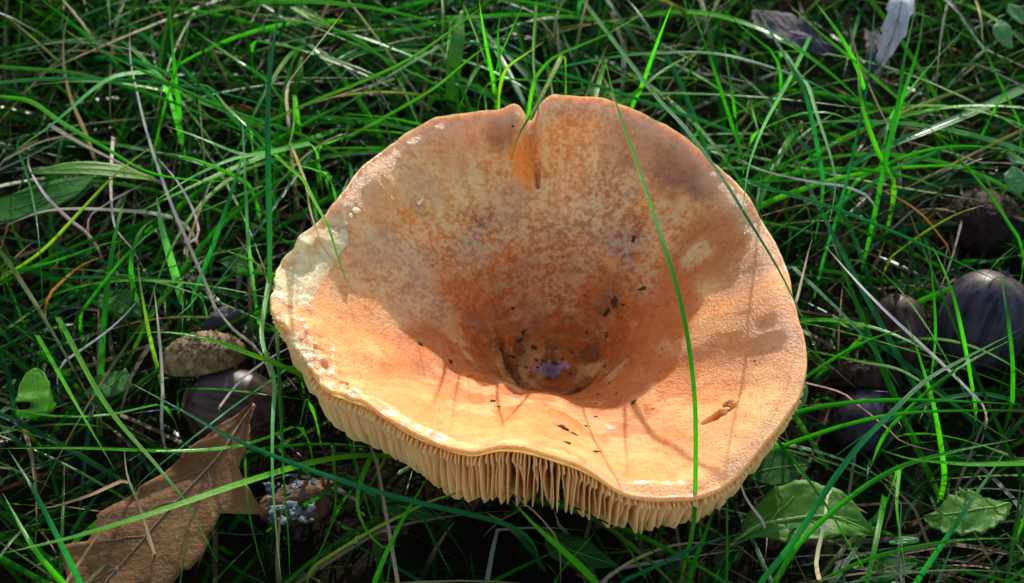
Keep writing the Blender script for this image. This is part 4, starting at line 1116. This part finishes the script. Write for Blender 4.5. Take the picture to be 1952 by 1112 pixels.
# ------------------------------------------------------------------ leaves
def leaf(name, mid, wl, wr, mat, ribmat, label, cat='leaf', teeth=0.0, nteeth=9, cup=0.15, group=None, rib=0.05, veins=0, wave=0.05, seed=0, th_=0.02, n=46, half=7):
    """mid: [(px,py,z)] along the midrib; wl/wr: half widths in px along it"""
    P = catmull(np.array([unproj(x, y, z) for x, y, z in mid]), n)
    s = np.linspace(0, 1, n)
    T = np.gradient(P, axis=0); T /= np.linalg.norm(T, axis=1)[:, None]
    S = np.cross(T, [0, 0, 1.0]); S /= np.linalg.norm(S, axis=1)[:, None]
    N = np.cross(S, T)
    WL = np.interp(s, np.linspace(0, 1, len(wl)), wl) / PXCM; WR = np.interp(s, np.linspace(0, 1, len(wr)), wr) / PXCM
    saw = 1 + teeth * (((s * nteeth) % 1.0) - 0.5) * 2
    WL = WL * saw; WR = WR * saw
    u = np.linspace(-1, 1, 2 * half + 1)
    W = np.where(u[None] < 0, WL[:, None], WR[:, None])
    lift = cup * np.abs(u)[None] ** 1.5 * W + wave * (fbm(np.stack([s[:, None] * 4 + seed + 0 * u[None], u[None] * 1.5 + 0 * s[:, None], 0 * W + seed], -1), 3) - 0.5) * 2
    if veins: lift = lift + 0.035 * np.sin((s[:, None] * veins - np.abs(u)[None] * 1.6) * 2 * math.pi) * np.abs(u)[None] * np.minimum(W, 1)
    V = P[:, None] + u[None, :, None] * W[..., None] * S[:, None] + lift[..., None] * N[:, None]
    nv = 2 * half + 1
    top_ = V.reshape(-1, 3); bot = (V - th_ * N[:, None]).reshape(-1, 3)
    F = grid_faces(n, nv); k = len(top_)
    F2 = [tuple(k + q for q in f[::-1]) for f in F]
    loop = [i for i in range(nv)] + [i * nv + nv - 1 for i in range(1, n)] + [(n - 1) * nv + j for j in range(nv - 2, -1, -1)] + [i * nv for i in range(n - 2, 0, -1)]
    rimf = [(loop[(i + 1) % len(loop)], loop[i], k + loop[i], k + loop[(i + 1) % len(loop)]) for i in range(len(loop))]
    o_ = mesh_obj(name, np.vstack([top_, bot]), F + F2 + rimf, mat)
    tag(o_, label, cat, group)
    if rib:
        c = V[:, half] + N * 0.01
        tv, tf = tube(c[: int(n * .97)], np.linspace(rib, rib * .3, int(n * .97)) * 0.5, 6)
        mesh_obj('midrib', tv, tf, ribmat, o_)
        if veins:
            for v in range(1, veins):
                i0 = int(v * n / (veins + .5))
                for sg in (-1, 1):
                    pts = []
                    iend = min(i0 + int(half * 1.3), n - 2); wend = min(W[iend, 0 if sg < 0 else -1], W[i0, 0 if sg < 0 else -1]) * 0.92
                    for q in range(half):
                        i = min(i0 + int(q * 1.3), n - 2)
                        uu = np.clip(q / half * wend / max(W[i, 0 if sg < 0 else -1], 1e-6), 0, 0.97)
                        lf = np.interp(sg * uu, u, lift[i])
                        pts.append(P[i] + S[i] * sg * q / half * wend + N[i] * (lf + 0.006))
                    if len(pts) > 3:
                        tv, tf = tube(np.array(pts), np.linspace(rib * .17, rib * .05, len(pts)), 5)
                        mesh_obj('vein', tv, tf, ribmat, o_)
    return o_
# big dead oak leaf
leaf('oak_leaf', [(484, 768, 2.6), (462, 800, 2.6), (430, 850, 2.5), (380, 910, 2.2), (320, 975, 2.0), (255, 1050, 1.8), (200, 1112, 1.6), (140, 1180, 1.4)],
     [4, 14, 40, 54, 175, 90, 104, 122, 116, 110, 130, 60, 10], [4, 16, 40, 54, 60, 68, 80, 100, 104, 84, 120, 50, 10], M_OAK, M_OAKRIB,
     'large dead brown oak leaf lying against the acorn', 'leaf', 0.05, 6, 0.06, rib=0.06, veins=6, wave=0.12, seed=3, n=70, half=9)
leaf('weed_leaf', [(1392, 1036, 1.2), (1412, 1024, 1.7), (1450, 1000, 2.0), (1520, 985, 2.2), (1590, 984, 2.2), (1640, 1004, 2.0), (1668, 1020, 1.8)],
     [3, 10, 46, 78, 82, 70, 34, 2], [3, 8, 30, 60, 66, 58, 34, 2], M_LEAF, M_RIB, 'broad toothed green weed leaf with pale midrib in front of the cap', 'leaf', 0.03, 9, 0.08, rib=0.10, veins=5, wave=0.1, seed=8)
leaf('weed_leaf', [(1925, 960, 1.4), (1890, 968, 1.7), (1840, 978, 1.8), (1790, 985, 1.6), (1762, 985, 1.4)],
     [4, 36, 56, 50, 4], [4, 34, 58, 48, 4], M_LEAF, M_RIB, 'toothed green weed leaf under crossing blades below the large acorn', 'leaf', 0.10, 9, 0.06, rib=0.05, veins=5, wave=0.1, seed=18)
leaf('round_leaf', [(68, 800, .8), (67, 776, 2.4), (67, 740, 2.6), (68, 702, 2.7)], [2, 3, 4] + [40 * math.sqrt(max(0.004, 1 - (q / 10 - 1) ** 2)) for q in range(21)], [2, 3, 4] + [37 * math.sqrt(max(0.004, 1 - (q / 10 - 1) ** 2)) for q in range(21)], M_LEAFB, M_RIB, 'small bright round leaf with scalloped edge near the oak leaf', 'leaf', 0.05, 8, 0.05, rib=0.03, veins=4, wave=0.04, seed=2)
for q, (mid, w_, mt, lab, bl) in enumerate([
    ([(1930, 92, 2.6), (1912, 64, 2.9), (1908, 38, 3.0)], 23, M_LEAFT, 'small round bluish-green leaf far behind the acorns', 4),
    ([(1960, 45, 2.5), (1938, 26, 2.7), (1925, 8, 2.8)], 22, M_LEAFT, 'small clover-like leaf above the round bluish-green one', 4),
    ([(1945, 372, 2.2), (1936, 345, 2.4), (1932, 318, 2.5)], 24, M_LEAFT, 'small rounded leaf beside the dark scaly cup', 4),
    ([(1960, 312, 2.0), (1938, 303, 2.3), (1922, 290, 2.4)], 18, M_LEAFT, 'little leaf just over the rounded one by the dark cup', 4),
    ([(1505, 792, 2.0), (1518, 765, 2.2), (1533, 728, 2.3)], 18, M_LEAFT, 'small smooth grey-green leaf tucked under the rim', 4),
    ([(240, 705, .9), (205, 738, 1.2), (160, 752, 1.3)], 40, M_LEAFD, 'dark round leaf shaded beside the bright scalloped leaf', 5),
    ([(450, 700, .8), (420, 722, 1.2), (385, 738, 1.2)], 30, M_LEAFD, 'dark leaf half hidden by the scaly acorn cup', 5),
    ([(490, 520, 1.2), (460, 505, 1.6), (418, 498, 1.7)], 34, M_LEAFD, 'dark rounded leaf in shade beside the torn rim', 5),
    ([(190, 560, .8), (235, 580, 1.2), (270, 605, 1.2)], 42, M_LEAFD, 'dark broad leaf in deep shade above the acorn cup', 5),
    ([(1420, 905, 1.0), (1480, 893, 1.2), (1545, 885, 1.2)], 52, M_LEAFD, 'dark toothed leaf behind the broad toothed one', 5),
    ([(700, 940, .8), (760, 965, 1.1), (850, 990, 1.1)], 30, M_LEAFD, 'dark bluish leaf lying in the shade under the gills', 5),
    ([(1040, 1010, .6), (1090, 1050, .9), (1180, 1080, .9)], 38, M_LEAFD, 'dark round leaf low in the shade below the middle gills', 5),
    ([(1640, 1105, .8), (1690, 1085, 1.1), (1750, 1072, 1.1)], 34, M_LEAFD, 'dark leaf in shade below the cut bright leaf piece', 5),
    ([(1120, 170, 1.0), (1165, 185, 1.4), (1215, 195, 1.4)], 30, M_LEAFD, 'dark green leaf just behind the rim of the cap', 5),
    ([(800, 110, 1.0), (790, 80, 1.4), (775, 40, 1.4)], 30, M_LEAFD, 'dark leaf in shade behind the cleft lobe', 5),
    ([(1590, 605, 1.2), (1625, 622, 1.5), (1650, 628, 1.5)], 11, M_LEAFB, 'small yellow-green bud leaf between the cap and the small acorn', 4),
    ([(1695, 1034, 3.2), (1722, 1031, 3.2), (1752, 1029, 3.2)], 9, M_LEAFT, 'short cut piece of pale blue-green leaf lying on the grass', 4)]):
    k_ = bl
    wls = [2] + [w_ * .85, w_, w_ * .85] + [3] if bl == 4 else [2, w_ * .6, w_, w_ * .95, w_ * .55, 2]
    leaf('weed_leaf', mid, wls, wls, mt, M_RIB, lab, 'leaf', 0.03, 7, 0.10, rib=0.025, veins=3, wave=0.05, seed=q * 3.3 + 1, n=26, half=5)
# broad grass leaves
for q, (mid, wls, mt, lab) in enumerate([
    ([(300, 345, 1.8), (240, 330, 2.6), (150, 322, 2.9), (55, 330, 2.8)], [18, 22, 22, 18, 2], M_LEAF, 'broad flat grass leaf with dried tip in the thatch'),
    ([(-30, 410, 1.0), (40, 395, 1.6), (110, 370, 1.8), (180, 335, 1.6)], [46, 50, 46, 34, 3], M_LEAFD, 'very broad dark leaf beneath the flat grass leaf'),
    ([(862, 205, 1.5), (864, 140, 2.5), (872, 80, 3.2), (880, 20, 3.4)], [12, 16, 17, 13, 3], M_LEAF, 'broad pale upright grass leaf behind the lobe left of the cleft'.replace(' left of', ' beside')),
    ([(640, 55, 2.2), (600, 35, 2.6), (560, 12, 2.6)], [2, 12, 16, 14], M_LEAF, 'broad grass leaf with a pinkish tip behind the cap'),
    ([(555, 190, 1.2), (568, 150, 2.2), (575, 110, 2.4)], [10, 13, 10, 2], M_LEAF, 'short broad grass leaf standing near the bleached stalk')]):
    leaf('broad_grass_leaf', mid, wls, wls, mt, M_RIB, lab, 'leaf', 0, 5, 0.15, rib=0.02, veins=0, wave=0.04, seed=q + 40, n=30, half=4)
# curled leaves at the back
leaf('curled_leaf', [(1722, -30, 3.4), (1716, 20, 3.2), (1702, 70, 2.8), (1682, 118, 2.2), (1666, 160, 1.4)], [26, 30, 26, 14, 2], [22, 28, 26, 16, 2], M_GREYLEAF, M_OAKRIB,
     'curled grey dead leaf with ragged edge standing in the grass', 'leaf', 0.14, 6, 0.55, rib=0.04, veins=5, wave=0.12, seed=31)
leaf('dark_leaf', [(1440, 20, 1.5), (1500, 60, 2.0), (1550, 80, 2.0), (1600, 110, 1.4)], [10, 50, 60, 40, 4], [10, 46, 50, 40, 4], M_DARKLEAF, M_DARKLEAF,
     'blackish leaf, shade and sky tint in its colour, next to the curled grey leaf', 'leaf', 0.1, 6, 0.2, rib=0.04, veins=4, wave=0.25, seed=35)
leaf('dark_leaf', [(1660, 60, 1.8), (1672, 110, 1.8), (1650, 160, 1.4), (1625, 200, 0.8)], [16, 26, 24, 4], [16, 26, 24, 4], M_DARKLEAF, M_DARKLEAF,
     'dark folded underside flap below the curled grey leaf', 'leaf', 0.1, 6, 0.3, rib=0.03, veins=0, wave=0.15, seed=36)

# ------------------------------------------------------------------ acorns
def orient(V, axis):
    a = Vector(axis).normalized()
    q = Vector((0, 0, 1)).rotation_difference(a).to_matrix()
    return np.asarray(V) @ np.array(q).T
def lathe(prof, m=40):
    a = np.linspace(0, 2 * math.pi, m, endpoint=False)
    V = np.array([[(r * math.cos(t), r * math.sin(t), z) for t in a] for r, z in prof]).reshape(-1, 3)
    return V, grid_faces(len(prof), m, True) + [tuple(range(m))[::-1], tuple((len(prof) - 1) * m + k for k in range(m))]
def put(o_, c, axis):
    a = Vector(axis).normalized()
    o_.rotation_mode = 'QUATERNION'
    o_.rotation_quaternion = Vector((0, 0, 1)).rotation_difference(a)
    o_.location = np.asarray(c) * CM
def acorn(c, axis, R, L, mat, label):
    e = empty('acorn', label, 'acorn')
    prof = []
    for k in range(26):
        t = k / 25
        zz_ = -1 + 2 * t
        r = (max(0, 1 - abs(zz_) ** 2.5)) ** 0.5
        prof.append((max(R * r, 0.01), zz_ * L / 2))
    V, F = lathe(prof, 44)
    V = V * (1 + 0.03 * (fbm(V * 1.3, 2)[:, None] - 0.5))
    o_ = mesh_obj('nut', V, F, mat, e)
    tp = [(0.10 * R * 1.2, L / 2 - 0.05), (0.09, L / 2 + 0.02), (0.03, L / 2 + 0.09), (0.012, L / 2 + 0.16)]
    V, F = lathe(tp, 12); mesh_obj('point', V, F, mat, e)
    V, F = lathe([(R * .50, -L / 2 * 0.955), (R * .42, -L / 2 * 1.0), (R * .05, -L / 2 * 1.01)], 28)
    mesh_obj('scar', V, F, M_CUP, e)
    put(e, c, axis)
    return e
def acorn_cup(c, axis, R, H, mat, label, seed):
    e = empty('acorn_cup', label, 'acorn cup')
    prof = [(0.05, H)] + [(R * math.sin(a), H * math.cos(a) ** 0.9) for a in np.linspace(0.12, 1.5, 14)] + [(R, -0.08), (R * .93, -0.12), (R * .86, -0.05)] + [(R * .86 * math.sin(a), (H - 0.16) * math.cos(a) ** .9 - 0.05) for a in np.linspace(1.45, 0.1, 10)]
    V, F = lathe(prof, 40); mesh_obj('shell', V, F, mat, e)
    rd = random.Random(seed); SV, SF = [], []
    for ring in range(11):
        a = 0.16 + ring * 0.128
        m = max(6, int(2 * math.pi * R * math.sin(a) / 0.13))
        for k in range(m):
            t = 2 * math.pi * (k + 0.5 * (ring % 2)) / m + rd.uniform(-.06, .06)
            pr, pz = R * math.sin(a), H * math.cos(a) ** 0.9
            ctr = np.array([pr * math.cos(t), pr * math.sin(t), pz])
            nrm = np.array([math.sin(a) * math.cos(t) / R, math.sin(a) * math.sin(t) / R, math.cos(a) / H]); nrm /= np.linalg.norm(nrm)
            tn = np.array([-math.sin(t), math.cos(t), 0]); bt = np.cross(nrm, tn)
            sz = 0.092 * rd.uniform(.8, 1.25); h_ = 0.055 * rd.uniform(.5, 1.6)
            b0 = len(SV)
            SV += [ctr - tn * sz - bt * sz * .6, ctr + tn * sz - bt * sz * .6, ctr + tn * sz * .6 + bt * sz, ctr - tn * sz * .6 + bt * sz, ctr + nrm * h_ - bt * sz * .4 + tn * rd.uniform(-.03, .03)]
            SF += [(b0, b0 + 1, b0 + 4), (b0 + 1, b0 + 2, b0 + 4), (b0 + 2, b0 + 3, b0 + 4), (b0 + 3, b0, b0 + 4)]
    o_ = mesh_obj('scales', SV, SF, mat, e); o_['kind'] = 'stuff'
    put(e, c, axis)
    return e
acorn(unproj(448, 782, 1.0), (1, -0.35, 0.05), 0.98, 2.35, M_NUT, 'purplish-brown acorn lying in front of the scaly cup, behind the oak leaf')
acorn_cup(unproj(388, 688, 1.55), (-0.15, 0.55, 0.9), 0.98, 0.62, M_CUP, 'brown scaly acorn cup tipped up behind the purplish acorn', 1)
lump('twig_stub', unproj(428, 612, 1.6), 0.34, M_DARKLEAF, None, 9, 3, 0.5, (1.5, .8, .8), 0.5)
tag(bpy.data.objects['twig_stub'], 'dark knobbly bit of twig above the scaly acorn cup', 'twig')
acorn(unproj(1878, 612, 1.15), (0.35, 0.45, 0.75), 1.12, 2.5, M_NUTB, 'large bluish-grey acorn with a pale band, the biggest of the acorns')
acorn(unproj(1712, 632, 0.85), (-0.1, 0.3, 0.95), 0.70, 1.9, M_NUT, 'small dark purple acorn next to the large bluish one')
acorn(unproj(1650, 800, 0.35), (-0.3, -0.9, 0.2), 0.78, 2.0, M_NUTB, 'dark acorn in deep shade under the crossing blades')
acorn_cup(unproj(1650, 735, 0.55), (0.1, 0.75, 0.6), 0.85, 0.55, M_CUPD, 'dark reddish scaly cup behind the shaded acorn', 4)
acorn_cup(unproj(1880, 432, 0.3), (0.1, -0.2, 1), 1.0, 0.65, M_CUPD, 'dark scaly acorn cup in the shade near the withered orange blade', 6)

# bark with lichen
bk = lump('bark_piece', unproj(566, 958, 0.7), 0.75, M_BARK, None, 3, 4, 0.45, (1.25, .7, .55), 0.35)
tag(bk, 'lump of brown bark crusted with blue-grey lichen below the gills', 'bark')
for k in range(70):
    rd = random.Random(k)
    lump('lichen_flake', unproj(520 + rd.uniform(-10, 80), 950 + rd.uniform(-35, 45), 1.0 + rd.uniform(-.12, .1)), rd.uniform(.03, .11), M_LICHEN, bk, k, 3, 1.3, (1, .8, .32), k)

# dew
dp = [(1790,350),(1713,372),(1668,380),(1640,432),(1916,308),(1688,250),(1795,130),(1852,236),(1745,296),(1660,392),(1560,640),(1606,500),(1483,690),(1420,640),(640,330),(1755,335)]
dg = bpy.context.evaluated_depsgraph_get()
blades = [o_ for o_ in bpy.data.objects if o_.name.startswith('grass_blade')]
allv, own = [], []
for o_ in blades:
    n = len(o_.data.vertices); a = np.empty(n * 3, np.float32); o_.data.vertices.foreach_get('co', a)
    allv.append(a.reshape(-1, 3)[2::5] / CM)
allv = np.concatenate(allv); bx, by, _ = proj(allv)
for k, (x, y) in enumerate(dp):
    i = int(np.argmin((bx - x) ** 2 + (by - y) ** 2))
    o_ = lump('dew_drop', allv[i] + np.array([0, 0, 0.03]), random.uniform(.035, .06), M_DEW, None, k, 3, 0.05)
    tag(o_, 'tiny clear dew drop on a grass blade', 'dew drop', 'dew drops on the grass')
